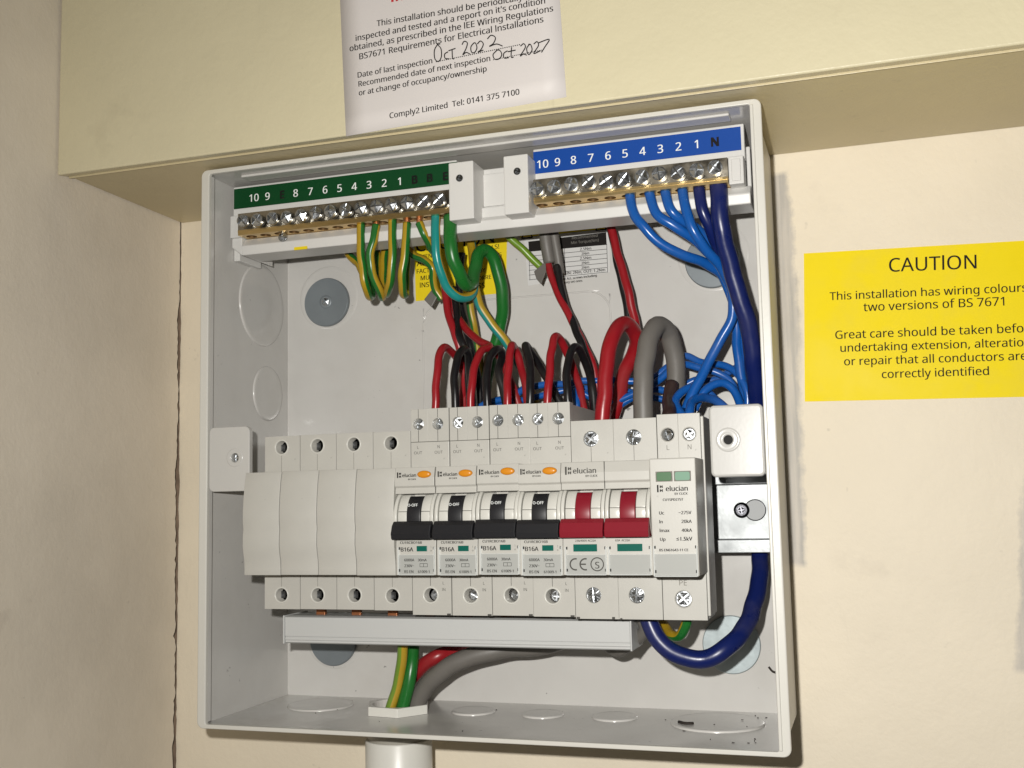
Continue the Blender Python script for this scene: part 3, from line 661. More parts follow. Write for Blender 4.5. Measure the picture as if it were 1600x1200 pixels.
def rcbo(xm):
    t = empty('circuit_breaker', xm, 27, 50); a, b = xm + .12, xm + 17.64
    MB().prism_x([(70, NT), (93.2, NT), (94.4, 108), (94.5, 104.6), (93.6, 103.8), (93.9, 101.4), (86, 101.2), (86, 82.6), (93.3, 82.6), (93.6, 80), (93.6, NB), (70, NB)], a, b).build('cover', plastic, t, .15)
    MB().box(a + .2, b - .2, 29, 71.8, 51, 137).build('body', plastic, t, .3)
    boxes('front_plate', [(a, b, 71.4, YS, 111, 123.45)], plastic, t, .18)
    faces(t, [(a, xm + 8.15, 123.6, 137.7, 71.5, YS, xm + 3.7, 131.2, 2.5, 4.6), (xm + 8.17, b, 123.6, 137.7, 71.5, YS, xm + 12.6, 131.0, 2.5, 4.6), (a, b, 50.6, 69.5, 71.5, YS, xm + 8.3, 58.8, 2.9, 5.2)], .18)
    ring(xm + 8.3, 58.8, 2.85, 3.75, YS, t, plastic2)
    boxes('mould_line', [(x - .11, x + .11, YS - .5, YS + .03, z0, z1) for x in (xm + 3.7, xm + 12.6) for z0, z1 in ((133.75, 137.6), (123.6, 128.5))] + [(xm + 8.2, xm + 8.4, YS - .5, YS + .03, 62.7, 69.3), (xm + 15.6, xm + 17.3, YS - .5, YS + .04, 50.5, 51.3)], greyi, t)
    screw('out', xm + 3.7, 74.6, 131.2, t, tilt=.22); screw('out', xm + 12.6, 73.6, 131.0, t, tilt=.3, material=random.choice([steel, steeld])); screw('mid', xm + 9.1, 73.0, 58.6, t, tilt=.25)
    tx = MB(); Y = YS + .06
    for x, c in ((xm + 3.4, 'L'), (xm + 12.9, 'N')): text_c(tx, c, x, Y, 120.6, None, 2.2, 0); text_c(tx, 'OUT', x, Y, 118.3, None, 2.3, 0, .9)
    text_c(tx, 'L', xm + 14.2, Y, 63.3, None, 2.1, 0); text_c(tx, 'IN', xm + 14.3, Y, 60.6, None, 2.1, 0)
    Y = 94.6
    logo(tx, xm + 1.3, Y, 108.2, 1.9, 1); text_l(tx, 'elucian', xm + 3.7, Y, 108.3, 2.35, 1, 1.0, .05); text_l(tx, 'BY CLICK', xm + 6.3, Y, 107.0, 1.05, 1, 1, .04)
    Y = 93.75
    text_l(tx, 'CU1RCBO16B', xm + 2.0, Y, 81.0, 1.9, 1, .9, .04); text_l(tx, 'B16A', xm + 2.3, Y, 77.9, 2.9, 1, 1, .07)
    text_l(tx, '|', xm + 15.6, Y, 79.4, 1.2, 1); text_l(tx, 'o', xm + 15.4, Y, 77.9, 1.2, 1)
    for r_i, (l_, r2) in enumerate([('6000A', '30mA'), ('230V~', ''), ('BS EN', '61009-1')]):
        z = 73.9 - 2.35 * r_i; text_l(tx, l_, xm + 3.8, Y, z, 1.9, 1, 1, .04)
        if r2: text_l(tx, r2, xm + 9.8, Y, z, 1.8, 1, 1, .04)
    for z in (71.6, 72.9): tx.box(xm + 10.6, xm + 14.0, Y - .01, Y + .01, z, z + .15, 1)
    for x in (xm + 10.6, xm + 12.2, xm + 13.9): tx.box(x, x + .15, Y - .01, Y + .01, 71.6, 73.0, 1)
    tx.build('lettering', [greyi, blacki], t, recalc=False)
    # test button: a lens-shaped oval
    m = MB(); n = 32; cx, cz = xm + 13.4, 109.2
    rings = [(2.95, 1.5, 94.2), (2.95, 1.5, 94.9), (2.7, 1.28, 95.25), (1.6, .7, 95.45)]
    V = [(cx + p * math.cos(2 * math.pi * k / n), h, cz + q_ * math.sin(2 * math.pi * k / n)) for p, q_, h in rings for k in range(n)]
    m.add(V, [(i * n + k, i * n + (k + 1) % n, (i + 1) * n + (k + 1) % n, (i + 1) * n + k) for i in range(3) for k in range(n)] + [tuple(range(3 * n, 4 * n))], 0, True)
    m.build('test_button', orange, t)
    MB().box(xm + 9.3, xm + 13.9, 93.0, 93.85, 77.9, 80.1).build('indicator_window', teal, t, .12)
    toggle_set(t, xm, blackp, True)
    label_cover(t, xm + 1.0, xm + 17.4, 68.7, 76.4, 93.66)
    return t
r0 = rcbo(X0 + 4 * MOD); rs = [r0] + [copy_tree(r0, MOD * i + random.uniform(-.05, .05), random.uniform(-.2, .2)) for i in (1, 2, 3)]
for o in rs[1:]: o.location.y += random.uniform(-.25, .25) * S; o.rotation_euler = (random.uniform(-.006, .006), 0, random.uniform(-.004, .004))
for o, l in zip(rs, ['black-toggle breaker next to the blank modules, leftmost of four', 'second black-toggle breaker from the blank modules', 'third black-toggle breaker from the blank modules', 'black-toggle breaker directly left of the red main switch']):
    tag(o, l, 'breaker', 'breakers with black toggles')
for o in rs[1:]:
    for ch in o.children:
        if ch.name.startswith('terminal_screw'):
            ch.rotation_euler = (random.uniform(-.25, .25), random.uniform(0, 6.28), random.uniform(-.25, .25))

# main switch
xm = X0 + 8 * MOD
ms = empty('main_switch', xm, 27, 50); tag(ms, 'double width main switch with two joined red toggles', 'switch')
a, b = xm + .1, xm + 35.5
MB().prism_x([(70, NT), (93.2, NT), (94.4, 108), (94.5, 104.6), (93.6, 103.8), (93.9, 101.4), (86, 101.2), (86, 82.6), (93.3, 82.6), (93.6, 80), (93.6, NB), (70, NB)], a, b).build('cover', plastic, ms, .25)
MB().box(a + .2, b - .2, 29, 71.8, 50, 129).build('body', plastic, ms, .3)
for i in (0, 1):
    xa, xb = xm + .1 + i * 17.75, xm + 17.8 + i * 17.7
    faces(ms, [(xa, xb, 111, 129.6, 71.5, YS, xm + 8.4 + 17.7 * i, 122.0, 3.15, 4.5), (xa, xb, 49.8, 69.5, 71.5, YS, xm + 7.6 + 17.6 * i, 59.2, 3.15, 4.5)], .12)
for i in (0, 1): screw('big', xm + 8.4 + 17.7 * i, 75.6, 122.0, ms, tilt=.14); screw('big', xm + 7.6 + 17.6 * i, 75.6, 59.2, ms, tilt=.08)
boxes('mould_line', [(x - .08, x + .08, YS - .3, YS + .02, 112.6, 118.6) for x in (xm + 8.4, xm + 26.1)] + [(xm + 17.65, xm + 17.85, 94.0, 94.62, 101.6, 112.1), (xm + 15, xm + 16.2, YS - .5, YS + .04, 49.7, 50.7), (xm + 18.3, xm + 19.2, YS - .5, YS + .04, 49.7, 50.3), (xm + .4, xm + 1.8, YS - .5, YS + .04, 49.7, 50.6)], greyi, ms)
toggle_set(ms, xm, redp, False, joined=17.68); toggle_set(ms, xm + 17.75, redp, False, joined=17.65)
tx = MB(); logo(tx, xm + 2.0, 94.6, 107.6, 2.6, 0); text_l(tx, 'elucian', xm + 5.3, 94.6, 107.7, 3.55, 0, 1, .08); text_l(tx, 'BY CLICK', xm + 10.3, 94.6, 106.2, 1.45, 0, 1, .05)
text_c(tx, '230/400V AC22A', xm + 9.3, 93.75, 81.2, None, 1.35, 0, 1, .03); text_c(tx, '63A  AC22A', xm + 24, 93.75, 81.2, None, 1.35, 0, 1, .03)
tx.build('lettering', greyi, ms, recalc=False)
for x0_, x1_ in ((xm + 4.3, xm + 13.8), (xm + 21.8, xm + 31.6)): MB().box(x0_, x1_, 93.0, 93.85, 77.4, 80.2).build('indicator_window', teal, ms, .12)
label_cover(ms, xm + 1.0, xm + 17.6, 68.7, 76.0, 93.66); label_cover(ms, xm + 18.3, xm + 35.0, 68.7, 76.0, 93.66)
# conformity marks, drawn as arcs
tx = MB(); Y = 93.8
def arc(mb, cx, cz, r, a0, a1, w, Y, n=24):
    for k in range(n):
        t0, t1 = math.radians(a0 + (a1 - a0) * k / n), math.radians(a0 + (a1 - a0) * (k + 1) / n)
        mb.add([(cx + q * math.cos(t), Y, cz + q * math.sin(t)) for t, q in ((t0, r - w), (t0, r), (t1, r), (t1, r - w))], [(0, 1, 2, 3)])
arc(tx, xm + 5.0, 72.5, 2.4, 75, 285, .55, Y); arc(tx, xm + 9.0, 72.5, 2.4, 75, 285, .55, Y); tx.box(xm + 7.1, xm + 9.2, Y - .01, Y + .01, 72.25, 72.8)
arc(tx, xm + 13.7, 72.5, 2.7, 0, 360, .42, Y, 36); text_c(tx, 'S', xm + 13.7, Y, 70.9, None, 4.4, 0, 1, .08)
tx.build('lettering', greyi, ms, recalc=False)

# surge protection device
xm = X0 + 10 * MOD
sp = empty('surge_protector', xm, 27, 50); tag(sp, 'surge protection module with two green windows, rightmost device on the rail', 'surge module')
a, b = xm + .15, xm + 17.75
MB().box(a, b, 70, 96.0, NB - .3, NT + .3).build('plug_in_cartridge', plastic, sp, .5, 3)
MB().box(a + .3, b - .2, 57, 71.8, 50, 130).build('body', plastic, sp, .3)
MB().box(a + .3, b - 7, 28, 56.9, 62, 122).build('rail_clip', plastic, sp, .3)
MB().box(b - 1.0, b + .6, 57.2, 74.5, 51.2, 129.5).build('side_wall', plastic, sp, .3)
faces(sp, [(a, xm + 8.6, 111, 130.7, 71.5, YS, xm + 4.3, 122.5, 2.55, 4.5), (xm + 8.6, b - .4, 111, 130.7, 71.5, YS, xm + 12.9, 122.4, 2.55, 4.5), (a, b - .4, 49.8, 69.5, 71.5, YS, xm + 8.2, 57.9, 3.2, 4.5)], .15)
for x, z, k in ((xm + 4.3, 122.5, 'mid'), (xm + 12.9, 122.4, 'mid'), (xm + 8.2, 57.9, 'big')): screw(k, x, 75.9, z, sp, tilt=.05, ang=.4).rotation_euler = (random.choice((-.28, .25)), random.uniform(.2, 1.4), random.choice((-.2, .3)))
for x, z, r in ((xm + 4.3, 122.5, 2.5), (xm + 12.9, 122.4, 2.5), (xm + 8.2, 57.9, 3.15)): ring(x, z, r, r + .5, YS, sp, plastic)
for x, mm in ((xm + 2.9, pgreen), (xm + 9.9, pgreen2)):
    w_ = MB().box(x - .4, x + 6.1, 95.8, 96.12, 103.6, 107.5).build('window_frame', lgreyi, sp, .15)
    MB().prism_y(rrect(x, x + 5.7, 103.9, 107.2, .8, 4), 95.9, 96.35).build('indicator_window', mm, sp, .15)
tx = MB(); Y = 96.1
logo(tx, xm + 2.9, Y, 99.9, 2.3, 0); text_l(tx, 'elucian', xm + 6.3, Y, 100.0, 3.2, 0, 1, .08); text_l(tx, 'BY CLICK', xm + 9.6, Y, 98.5, 1.5, 0, 1, .04); text_l(tx, 'CU1SPD275T', xm + 5.0, Y, 96.3, 1.6, 0, 1, .06)
for l_, r2, z in (('Uc', '~275V', 91.2), ('In', '20kA', 87.9), ('Imax', '40kA', 84.6), ('Up', '≤1.5kV', 81.3)):
    text_l(tx, l_, xm + 3.4, Y, z, 2.1, 0, 1, .06); a_, b_ = ext(r2); text_l(tx, r2, xm + 15.6 - 2.1 * (b_ - a_), Y, z, 2.1, 0, 1, .06)
text_l(tx, 'BS EN61643-11 CE', xm + 3.0, Y, 77.4, 1.62, 0, 1, .06)
text_c(tx, 'L', xm + 4.3, YS + .06, 116.4, None, 3.3, 1); text_c(tx, 'N', xm + 12.9, YS + .06, 116.4, None, 3.3, 1); text_c(tx, 'PE', xm + 8.3, YS + .06, 63.2, None, 3.7, 1)
tx.build('lettering', [blacki, lgreyi], sp, recalc=False)
label_cover(sp, xm + .7, xm + 17.4, 68.3, 76.2, 96.05)

# ------------------------------------------------------------------ busbar
bb = empty('busbar', 40, 50, 35); tag(bb, 'comb busbar in a grey plastic cover with copper fingers below the device row', 'busbar')
m = MB(); m.prism_x([(44, 47.8), (63, 48.2), (65.2, 47.6), (65.2, 39.2), (64.7, 38.8), (65.2, 38.3), (65.2, 37.6), (64.7, 37.3), (65.0, 36.6), (64.0, 36.0), (44, 36.0)], 36.2, 194.6)
m.build('cover', trunk, bb, .25)
MB().box(35.4, 36.1, 43.5, 65.6, 35.8, 48.4).build('end_cap', trunk, bb, .2); MB().box(194.7, 195.4, 43.5, 65.6, 35.8, 48.4).build('end_cap', trunk, bb, .2)
for i in range(8):
    x = 47.3 + MOD * i + .3; MB().box(x, x + 4.4, 55, 57.0, 47.0, 56).build('copper_finger', copper, bb, .2)

# ------------------------------------------------------------------ conduit and its bush
Bx, BY = 77.2, 33
cb = empty('conduit_bush', Bx, BY, 1.6); tag(cb, 'white hexagonal conduit bush on the enclosure floor round the incoming cables', 'conduit bush')
m = MB(); n = 6; prof = [(15.6, 1.6), (15.6, 5.6), (12.2, 5.6), (11.6, 4.9), (11.6, 1.6)]
V = [(Bx + r * math.cos(math.radians(60 * k + 8)), BY + r * math.sin(math.radians(60 * k + 8)), z) for r, z in prof[:2] for k in range(n)]
m.add(V, [(k, (k + 1) % n, n + (k + 1) % n, n + k) for k in range(n)])
n2 = 36; ci = [(Bx + 11.8 * math.cos(2 * math.pi * k / n2 + math.radians(8)), BY + 11.8 * math.sin(2 * math.pi * k / n2 + math.radians(8))) for k in range(n2)]
hx = []
for k in range(n2):
    A_, B_ = V[n + k // 6], V[n + (k // 6 + 1) % 6]; t = (k % 6) / 6; hx.append((A_[0] + (B_[0] - A_[0]) * t, A_[1] + (B_[1] - A_[1]) * t))
m.add([(x, y, 5.6) for x, y in hx] + [(x, y, 5.6) for x, y in ci] + [(x, y, 1.7) for x, y in ci], [(k, (k + 1) % n2, n2 + (k + 1) % n2, n2 + k) for k in range(n2)] + [(n2 + k, n2 + (k + 1) % n2, 2 * n2 + (k + 1) % n2, 2 * n2 + k) for k in range(n2)])
m.add([(x, y, 1.72) for x, y in ci], [tuple(range(n2))], 1)
m.build('hexagonal_flange', [pvc, dark], cb, .35)
cd = empty('conduit', Bx, BY, -150); tag(cd, 'white plastic conduit pipe leaving the bottom of the enclosure', 'conduit')
MB().lathe((Bx, BY), [(15.4, -150), (15.4, -10.8), (15.0, -10.3)], 'z', 48).build('pipe', pvc, cd)
MB().lathe((Bx, BY), [(14.2, -12), (14.2, -.2)], 'z', 48).build('adaptor', mat('conduit adaptor', (.42, .40, .35), .45), cd)

# ------------------------------------------------------------------ wires
NW = 14
PH = lambda deg, k: math.radians(deg - k * 180 / NW)
STR = lambda k0, k1, n=NW: [1 if (k0 <= k < k1 or k0 <= k + n < k1) else 0 for k in range(n)]
def wire(name, label, cat, pts, dia, mats, group=None, stripes=None, phase=0, twist=0, extra=None, sub=8):
    P = [tuple(p[1:]) if p[0] == 'mm' else at(*p) for p in pts]; o0 = P[0]
    m = MB().tube(P, dia / 2, NW, sub, stripes, phase, twist, True, .22)
    o = m.build(name, mats, None, origin=o0); tag(o, label, cat, group)
    for (nm, pp_, d, mt) in (extra or []):
        q = MB().tube([at(*p) for p in pp_], d / 2, 10, 3).build(nm, mt, o)
    return o
GY = 'green and yellow earth wires'
E1 = STR(0, 8); YG = [yelw, grnw]
def tip(px, py, Y=61.6, d=2.6, mt=None): return [('bare_end', [(px, py - 12, Y), (px, py + 3, Y)], d, mt or copper)]
e_s = [
 ('first yellow and green looped earth wire from the left, below the green strip', [(564, 350, 61.6), (564, 380, 62), (564.5, 412, 62), (571, 445, 60), (579, 463, 50), (578, 450, 40), (562, 415, 32), (545, 398, 28), (538, 385, 26)], 115, 3.9),
 ('second looped earth wire from the left, bending left below the green strip', [(588, 352, 61.6), (584, 372, 63), (579, 395, 63), (582, 425, 61), (592, 453, 56), (597, 463, 48), (590, 440, 38), (588, 400, 30), (590, 370, 26)], -30, 3.9),
 ('third looped earth wire from the left below the green strip', [(613, 342, 61.6), (613, 375, 63), (613, 412, 63), (609, 442, 60), (604, 458, 52), (600, 455, 42), (598, 430, 34), (602, 390, 28), (604, 365, 26)], 105, 3.9),
 ('fourth looped earth wire from the left, its loop hanging straight down', [(636, 349, 61.6), (634, 375, 63), (631, 405, 63), (629, 435, 61), (630, 458, 54), (633, 455, 44), (634, 420, 34), (634, 380, 28)], 115, 3.9),
]
for l, p, ph, d in e_s: wire('earth_wire', l, 'wire', p, d, YG, GY, STR(0, 7), PH(ph, 7), -.02 if ph < 0 else .004, tip(p[0][0], p[0][1]))
wire('earth_wire', 'short yellow earth wire slanting right into the turquoise wire below the earth bar', 'wire', [(655, 348, 61.6), (663, 366, 61), (672, 382, 56), (682, 400, 46), (690, 420, 38)], 3.7, YG, GY, STR(0, 5), 4.5, 0, tip(655, 348))
wire('earth_wire', 'yellow earth wire curling over the yellow warning sticker behind the turquoise wire', 'wire', [(636, 388, 30), (648, 400, 32), (664, 407, 34), (675, 418, 34), (677, 436, 32), (681, 452, 30), (690, 468, 28)], 3.7, YG, GY, STR(0, 5), 4.2, 0)
wire('earth_wire', 'turquoise and yellow earth wire making a deep bend under the earth bar', 'wire', [(681, 338, 61.6), (681, 362, 63), (682, 395, 63), (688, 425, 60), (700, 450, 56), (717, 464, 52), (733, 462, 46), (741, 445, 40), (741, 415, 34), (737, 390, 28), (735, 368, 24)], 4.3, [yelw, tealw], GY, STR(0, 8), PH(-35, 8), .0, tip(681, 338, 61.6, 3))
wire('main_earth_cable', 'thick green and yellow main earth cable, looped under the earth bar', 'cable', [(703, 338, 63), (704, 370, 65), (707, 398, 65), (715, 424, 62), (727, 443, 56), (738, 440, 50), (742, 420, 44), (746, 400, 40), (757, 391, 36), (770, 402, 32), (781, 432, 28), (785, 470, 24), (783, 505, 20), (775, 535, 18), (765, 565, 16), (750, 650, 14), (700, 800, 14), (655, 960, 24), (644, 1015, 36), (641, 1060, 40), ('mm', 80.8, 40, 0)], 6.0, YG, None, STR(0, 10), PH(70, 10), 0)
wire('earth_wire', 'turquoise and yellow earth wire running diagonally down from the earth loop', 'wire', [(742, 450, 40), (750, 478, 36), (768, 505, 33), (787, 530, 30), (804, 558, 26), (822, 590, 20), (840, 640, 14), (900, 760, 12), (880, 720, 12)], 4.2, [yelw, tealw], GY, STR(0, 7), PH(-80, 7), .0)
wire('earth_wire', 'yellow and green earth wire curling up into the bottom of the surge module', 'wire', [(1000, 920, 20), (1030, 965, 40), (1047, 991, 52), (1062, 994, 58), (1072, 976, 62), (1072, 950, 63)], 4.2, YG, GY, STR(0, 5), PH(-100, 5), 0)
wire('earth_wire', 'thin yellow earth wire hanging behind the black and red wires', 'wire', [(736, 440, 30), (735, 478, 26), (740, 505, 24), (743, 530, 20), (752, 580, 16), (753, 640, 14)], 3.6, YG, GY, STR(0, 4), 4.6, 0)
wire('earth_wire', 'lime and yellow earth wire stripped out of the grey sheath', 'wire', [(785, 358, 28), (800, 375, 26), (818, 392, 24), (846, 418, 20)], 3.6, [yelw, limew], GY, STR(0, 9), PH(60, 9), 0)
wire('earth_wire', 'lime and yellow earth wire rising from the conduit bush', 'wire', [(631, 985, 46), (628, 1025, 44), (623, 1065, 42), ('mm', 75.3, 41.5, 0)], 4.8, [limew, yelw], GY, STR(0, 3), PH(50, 3), 0)
# grey twin sheath
sh = empty('grey_cable_sheath', *at(855, 360, 22)); tag(sh, 'grey flat cable sheath cut open over the white torque sticker', 'cable sheath')
m = MB(); P = [at(845, 340, 24), at(851, 362, 23), at(855, 388, 22), at(859, 410, 20)]; P2 = [at(862, 340, 22), at(866, 370, 21), at(871, 398, 20), at(876, 428, 18)]
m.tube(P, lambda t: 3.0, 14, 6); m.tube(P2, lambda t: 2.6 - .6 * t, 14, 6); m.build('sheath', greyw, sh)
q = [at(846, 414, 22), at(852, 408, 22), at(853, 424, 23), at(845, 444, 24), at(838, 436, 23), at(834, 424, 22)]
MB().add([tuple(v) for v in q] + [(x, Y - .8, z) for x, Y, z in q], [tuple(range(6)), tuple(range(11, 5, -1))] + [(i, (i + 1) % 6, 6 + (i + 1) % 6, 6 + i) for i in range(6)]).build('torn_flap', greyw, sh, .25)
q = [at(662, 468, 30), at(676, 450, 30), at(684, 462, 30), at(674, 480, 30)]
o = MB().add([tuple(v) for v in q] + [(x, Y - 1.5, z) for x, Y, z in q], [(0, 1, 2, 3), (7, 6, 5, 4)] + [(i, (i + 1) % 4, 4 + (i + 1) % 4, 4 + i) for i in range(4)]).build('cable_sheath_end', greyw, None, .4, origin=q[0]); tag(o, 'cut grey sheath end beside the yellow warning sticker', 'cable sheath')
RG, KG = 'red wires to the breakers', 'black wires to the breakers'
for l, p, d in [
 ('red wire looping out of the first breaker from the left', [(680, 650, 62), (681, 620, 62), (684, 580, 60), (686, 555, 57), (692, 543, 52), (702, 546, 46), (712, 556, 40), (722, 580, 32), (726, 640, 26)], 3.6),
 ('red wire dropping from behind the turquoise bend to the first breaker', [(694, 440, 30), (697, 465, 32), (702, 495, 34), (710, 522, 36), (718, 545, 36), (724, 580, 32), (722, 640, 26)], 3.7),
 ('red wire looping out of the second breaker and slanting up left', [(735, 650, 62), (736, 615, 62), (739, 585, 60), (745, 562, 57), (754, 547, 52), (764, 542, 46), (752, 535, 42), (738, 523, 38), (724, 508, 34), (712, 490, 30), (706, 460, 26)], 3.6),
 ('red wire looping out of the third breaker from the left', [(793, 650, 62), (793, 615, 62), (794, 585, 60), (796, 556, 57), (800, 540, 52), (806, 547, 46), (813, 570, 42), (820, 600, 36), (828, 650, 30)], 3.6),
 ('red wire behind the third breaker loop slanting down right', [(768, 548, 40), (780, 556, 38), (788, 572, 34), (800, 600, 30), (815, 650, 26)], 3.8),
 ('red wire looping out of the fourth breaker with a sharp peak', [(854, 650, 62), (856, 610, 62), (859, 580, 60), (862, 550, 57), (866, 528, 52), (873, 529, 47), (884, 547, 42), (896, 575, 36), (906, 610, 30), (915, 650, 26)], 3.6),
 ('red wire running down from the grey sheath to behind the thick red cable', [(856, 410, 20), (862, 432, 22), (873, 462, 24), (893, 500, 26), (913, 540, 26), (929, 580, 26), (940, 640, 26)], 3.5),
 ('red wire hanging straight down beside the torque sticker', [(948, 330, 20), (957, 365, 22), (968, 405, 24), (980, 450, 26), (991, 495, 26), (998, 540, 26), (1004, 600, 24)], 4.0)]:
    wire('red_wire', l, 'wire', p, d, redw, RG)
for l, p, d in [
 ('black wire looping out of the first breaker from the left', [(712, 650, 62), (711, 615, 62), (711, 585, 60), (715, 558, 56), (724, 545, 50), (732, 556, 44), (735, 590, 38), (738, 650, 30)], 3.6),
 ('black wire dropping beside the red wire behind the turquoise bend', [(708, 450, 28), (712, 475, 30), (715, 505, 34), (720, 530, 38), (728, 552, 38), (733, 600, 32), (735, 650, 28)], 3.6),
 ('black wire looping out of the second breaker from the left', [(763, 650, 62), (760, 615, 62), (760, 585, 60), (765, 560, 56), (775, 546, 50), (784, 552, 44), (780, 580, 38), (786, 610, 34), (795, 650, 28)], 3.6),
 ('thin black wire hanging behind the second breaker loops', [(722, 395, 22), (719, 420, 22), (718, 450, 24), (724, 500, 26), (736, 545, 30), (748, 600, 28), (752, 650, 24)], 3.4),
 ('black wire looping out of the third breaker, slanting down right', [(827, 650, 62), (829, 615, 62), (829, 585, 60), (825, 558, 57), (821, 540, 52), (828, 546, 46), (840, 568, 40), (855, 594, 34), (878, 632, 28), (890, 660, 26)], 3.6),
 ('black wire looping out of the fourth breaker beside the thick red cable', [(889, 650, 62), (887, 615, 62), (886, 582, 60), (889, 557, 56), (898, 543, 50), (909, 551, 44), (917, 572, 38), (924, 600, 32), (930, 650, 28)], 3.6),
 ('black wire running down from the grey sheath beside a red wire', [(870, 415, 20), (875, 440, 22), (882, 472, 24), (896, 508, 27), (910, 540, 30), (920, 575, 30), (928, 640, 28)], 3.6),
 ('black wire hanging beside the straight red wire by the torque sticker', [(952, 350, 17), (962, 395, 18), (973, 450, 19), (983, 500, 20), (992, 560, 20), (998, 640, 20)], 3.5)]:
    wire('black_wire', l, 'wire', p, d, blackw, KG)
# tails
wire('red_cable', 'thick red cable arching out of the main switch', 'cable', [(940, 668, 62), (943, 630, 62), (947, 585, 60), (953, 540, 57), (962, 515, 52), (975, 505, 46), (988, 512, 40), (994, 530, 35), (990, 552, 30), (975, 585, 26), (960, 640, 22), (900, 800, 16), (780, 960, 16), (712, 1012, 26), (684, 1025, 32), (662, 1040, 32), (640, 1062, 30), (622, 1085, 29), ('mm', 72.0, 29, 0)], 6.6, redw)
wire('grey_cable', 'thick grey cable arching out of the main switch', 'cable', [(1005, 668, 62), (1005, 630, 62), (1006, 590, 61), (1009, 550, 58), (1017, 522, 53), (1030, 510, 47), (1042, 519, 41), (1051, 545, 37), (1056, 575, 34), (1058, 605, 32), (1056, 650, 30), (1030, 800, 22), (960, 950, 24), (860, 1005, 28), (800, 1013, 32), (760, 1019, 36), (717, 1033, 38), (684, 1055, 37), (662, 1078, 35), ('mm', 83.6, 33, 0)], 8.4, greyw)
wire('brown_cable', 'short dark brown cable entering the surge module', 'cable', [(1050, 600, 40), (1046, 625, 46), (1045, 645, 58), (1045, 668, 62)], 6.0, brownw)
wire('navy_cable', 'thick navy blue cable from the neutral bar sweeping down the right side', 'cable', [(1122, 286, 61.6), (1124, 318, 63), (1128, 355, 62), (1138, 405, 58), (1152, 450, 54), (1167, 500, 50), (1177, 560, 44), (1182, 620, 34), (1184, 690, 20), (1186, 760, 11), (1188, 820, 11), (1188, 872, 18), (1183, 925, 32), (1166, 976, 46), (1135, 1013, 58), (1095, 1030, 60), (1056, 1022, 60), (1029, 1000, 60), (1015, 972, 60), (1010, 945, 60)], 7.4, navyw, None, None, 0, 0, [('bare_end', [(1122, 280, 61.6), (1123, 299, 62)], 6.0, copper)])
BG = 'blue neutral wires'
steelt = lambda px, py: [('ferrule', [(px, py - 8, 61.6), (px, py + 5, 61.8)], 3.0, steeld)]
for nm, mt, l, p, d in [
 ('blue_wire', bluew, 'leftmost blue wire from the neutral bar, under number 5', [(984, 304, 61.6), (989, 328, 63), (1007, 358, 63), (1038, 384, 60), (1072, 399, 56), (1108, 416, 48), (1132, 436, 42), (1147, 480, 38), (1152, 540, 34), (1160, 600, 30), (1168, 640, 26)], 4.3),
 ('blue_wire', bluew, 'second blue wire from the left on the neutral bar, under number 4', [(1014, 300, 61.6), (1025, 332, 63), (1050, 353, 62), (1080, 370, 58), (1108, 395, 50), (1130, 420, 44), (1148, 462, 38), (1160, 520, 34), (1170, 580, 30)], 4.3),
 ('blue_wire', bluew, 'third blue wire from the left on the neutral bar, under number 3', [(1039, 298, 61.6), (1047, 327, 63), (1068, 345, 60), (1092, 360, 55), (1115, 388, 48), (1136, 425, 42), (1155, 475, 36), (1165, 540, 32)], 4.3),
 ('blue_wire', bluew, 'fourth blue wire on the neutral bar, crossing under number 2', [(1066, 296, 61.6), (1072, 330, 64), (1086, 363, 64), (1108, 397, 58), (1128, 420, 52), (1144, 455, 46), (1144, 495, 44), (1122, 538, 44), (1100, 580, 46), (1083, 612, 48), (1072, 640, 50)], 4.3),
 ('navy_wire', navyw, 'navy blue wire on the neutral bar under number 1, beside the thick navy cable', [(1092, 294, 61.6), (1097, 328, 63), (1110, 358, 60), (1126, 395, 52), (1145, 445, 46), (1162, 500, 40), (1172, 560, 36)], 5.0)]:
    wire(nm, l, 'wire', p, d, mt, BG, None, 0, 0, steelt(p[0][0], p[0][1]))
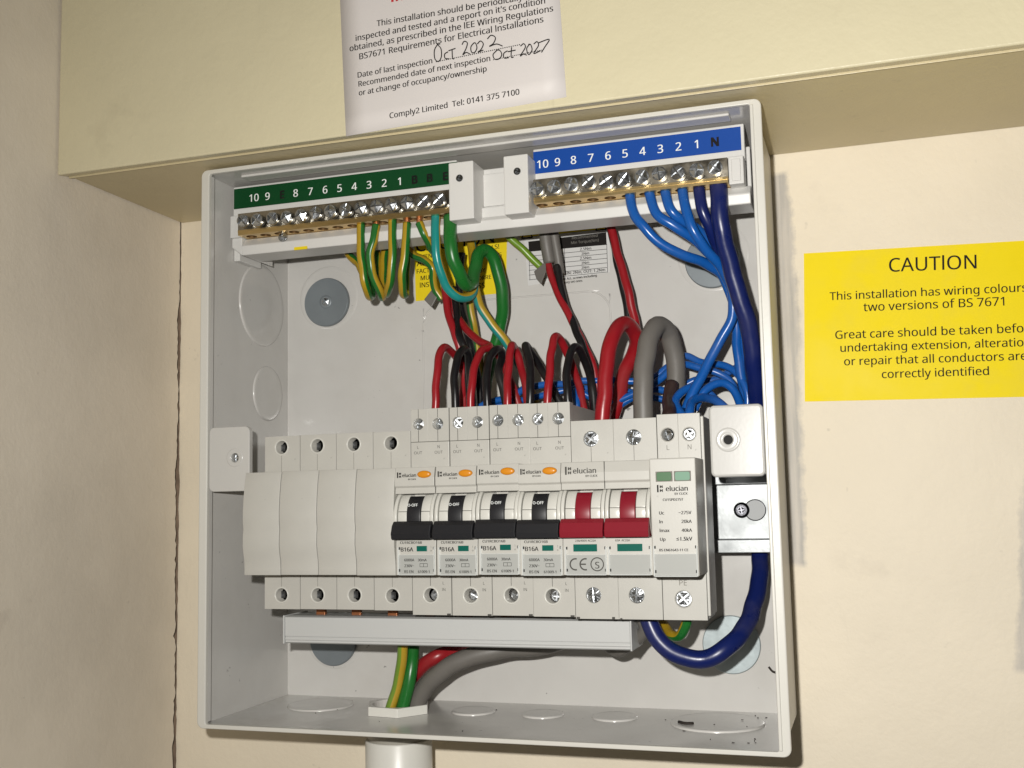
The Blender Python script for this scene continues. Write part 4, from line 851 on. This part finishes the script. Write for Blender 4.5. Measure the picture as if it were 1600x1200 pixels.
for l, p, d in [
 ('blue wire running level behind the red and grey arches', [(748, 634, 26), (772, 627, 26), (800, 619, 27), (822, 606, 28), (850, 602, 28), (880, 600, 28), (907, 595, 28), (950, 594, 26), (990, 596, 24), (1020, 590, 22), (1045, 572, 22), (1070, 556, 24), (1095, 567, 26), (1128, 570, 28), (1152, 584, 30), (1166, 612, 32), (1170, 660, 32)], 3.2),
 ('blue wire low behind the thick red arch', [(900, 660, 30), (902, 630, 30), (900, 610, 28), (918, 618, 26), (940, 632, 24), (968, 626, 24), (1000, 610, 24), (1030, 592, 26), (1060, 570, 28), (1090, 575, 30), (1120, 582, 30), (1145, 600, 28), (1160, 640, 26)], 3.2),
 ('blue wire arching near the right lug', [(1085, 640, 44), (1097, 616, 44), (1112, 602, 42), (1130, 599, 40), (1147, 612, 38), (1160, 640, 34), (1165, 680, 30)], 3.6),
 ('blue wire looping tightly above the surge module', [(1072, 655, 58), (1060, 640, 54), (1056, 625, 50), (1066, 612, 46), (1085, 605, 42), (1105, 612, 38), (1125, 635, 36), (1135, 670, 34)], 3.6),
 ('blue wire entering the right surge terminal', [(1077, 668, 62), (1077, 645, 60), (1082, 628, 54), (1098, 622, 46), (1120, 628, 40), (1145, 650, 36)], 3.8),
 ('blue wire dipping behind the grey arch', [(960, 640, 22), (985, 622, 22), (1020, 608, 20), (1050, 612, 20), (1085, 594, 20), (1118, 592, 20), (1150, 575, 22), (1168, 555, 24), (1175, 520, 26)], 3.2),
 ('lowest blue wire crossing behind the breaker loops', [(756, 650, 22), (780, 632, 22), (812, 626, 22), (850, 618, 22), (890, 608, 20), (930, 606, 20), (980, 612, 18), (1030, 622, 18), (1090, 640, 18)], 3.0)]:
    wire('blue_wire', l, 'wire', p, d, bluew, BG)
wire('black_cable', 'dark cable sagging out from behind the right end of the busbar', 'cable', [(930, 985, 30), (948, 1008, 34), (966, 1017, 40), (990, 1004, 48), (1006, 985, 54), (1000, 960, 58)], 5.0, greyw)

# ------------------------------------------------------------------ small debris in the enclosure
def bit(l, pts, d):
    P = [at(*p) for p in pts]; o = MB().tube(P, d / 2, 6, 3).build('debris', debris, None, origin=P[0]); tag(o, l, 'debris')
bit('dark twig of debris caught on the lower right of the back panel', [(1201, 1042, 4), (1207, 1049, 4), (1214, 1051, 4)], 1.0)
P = [(208, 35, 2.6), (211, 38, 2.7), (214.5, 37, 2.6)]
o = MB().tube(P, .7, 6, 3).build('debris', debris, None, origin=P[0]); tag(o, 'dark crumb of debris on the enclosure floor, lower right', 'debris')

sw = MB(); r9 = random.Random(11)
for k in range(22):
    x, Y = (r9.gauss(236, 9), r9.uniform(8, 66)) if k < 13 else (r9.uniform(20, 245), r9.uniform(8, 70))
    if not 5 < x < 250: continue
    a, l9, w9 = r9.uniform(0, 3.1), r9.uniform(.2, .6), r9.uniform(.1, .25); dx, dY = math.cos(a), math.sin(a); z = 2.45 if (x - 223.5) ** 2 + (Y - 29) ** 2 < 400 else 1.55
    sw.add([(x + dx * l9 * i - dY * w9 * j, Y + dY * l9 * i + dx * w9 * j, z + h * .22) for i in (-1, 1) for j in (-1, 1) for h in (0, 1)], [(0, 1, 3, 2), (4, 6, 7, 5), (0, 4, 5, 1), (2, 3, 7, 6), (1, 5, 7, 3)])
tag(sw.build('swarf', debris), 'tiny dark crumbs and swarf scattered on the enclosure floor', 'swarf', kind='stuff')
for o in bpy.data.objects:
    if '_o' in o: del o['_o']
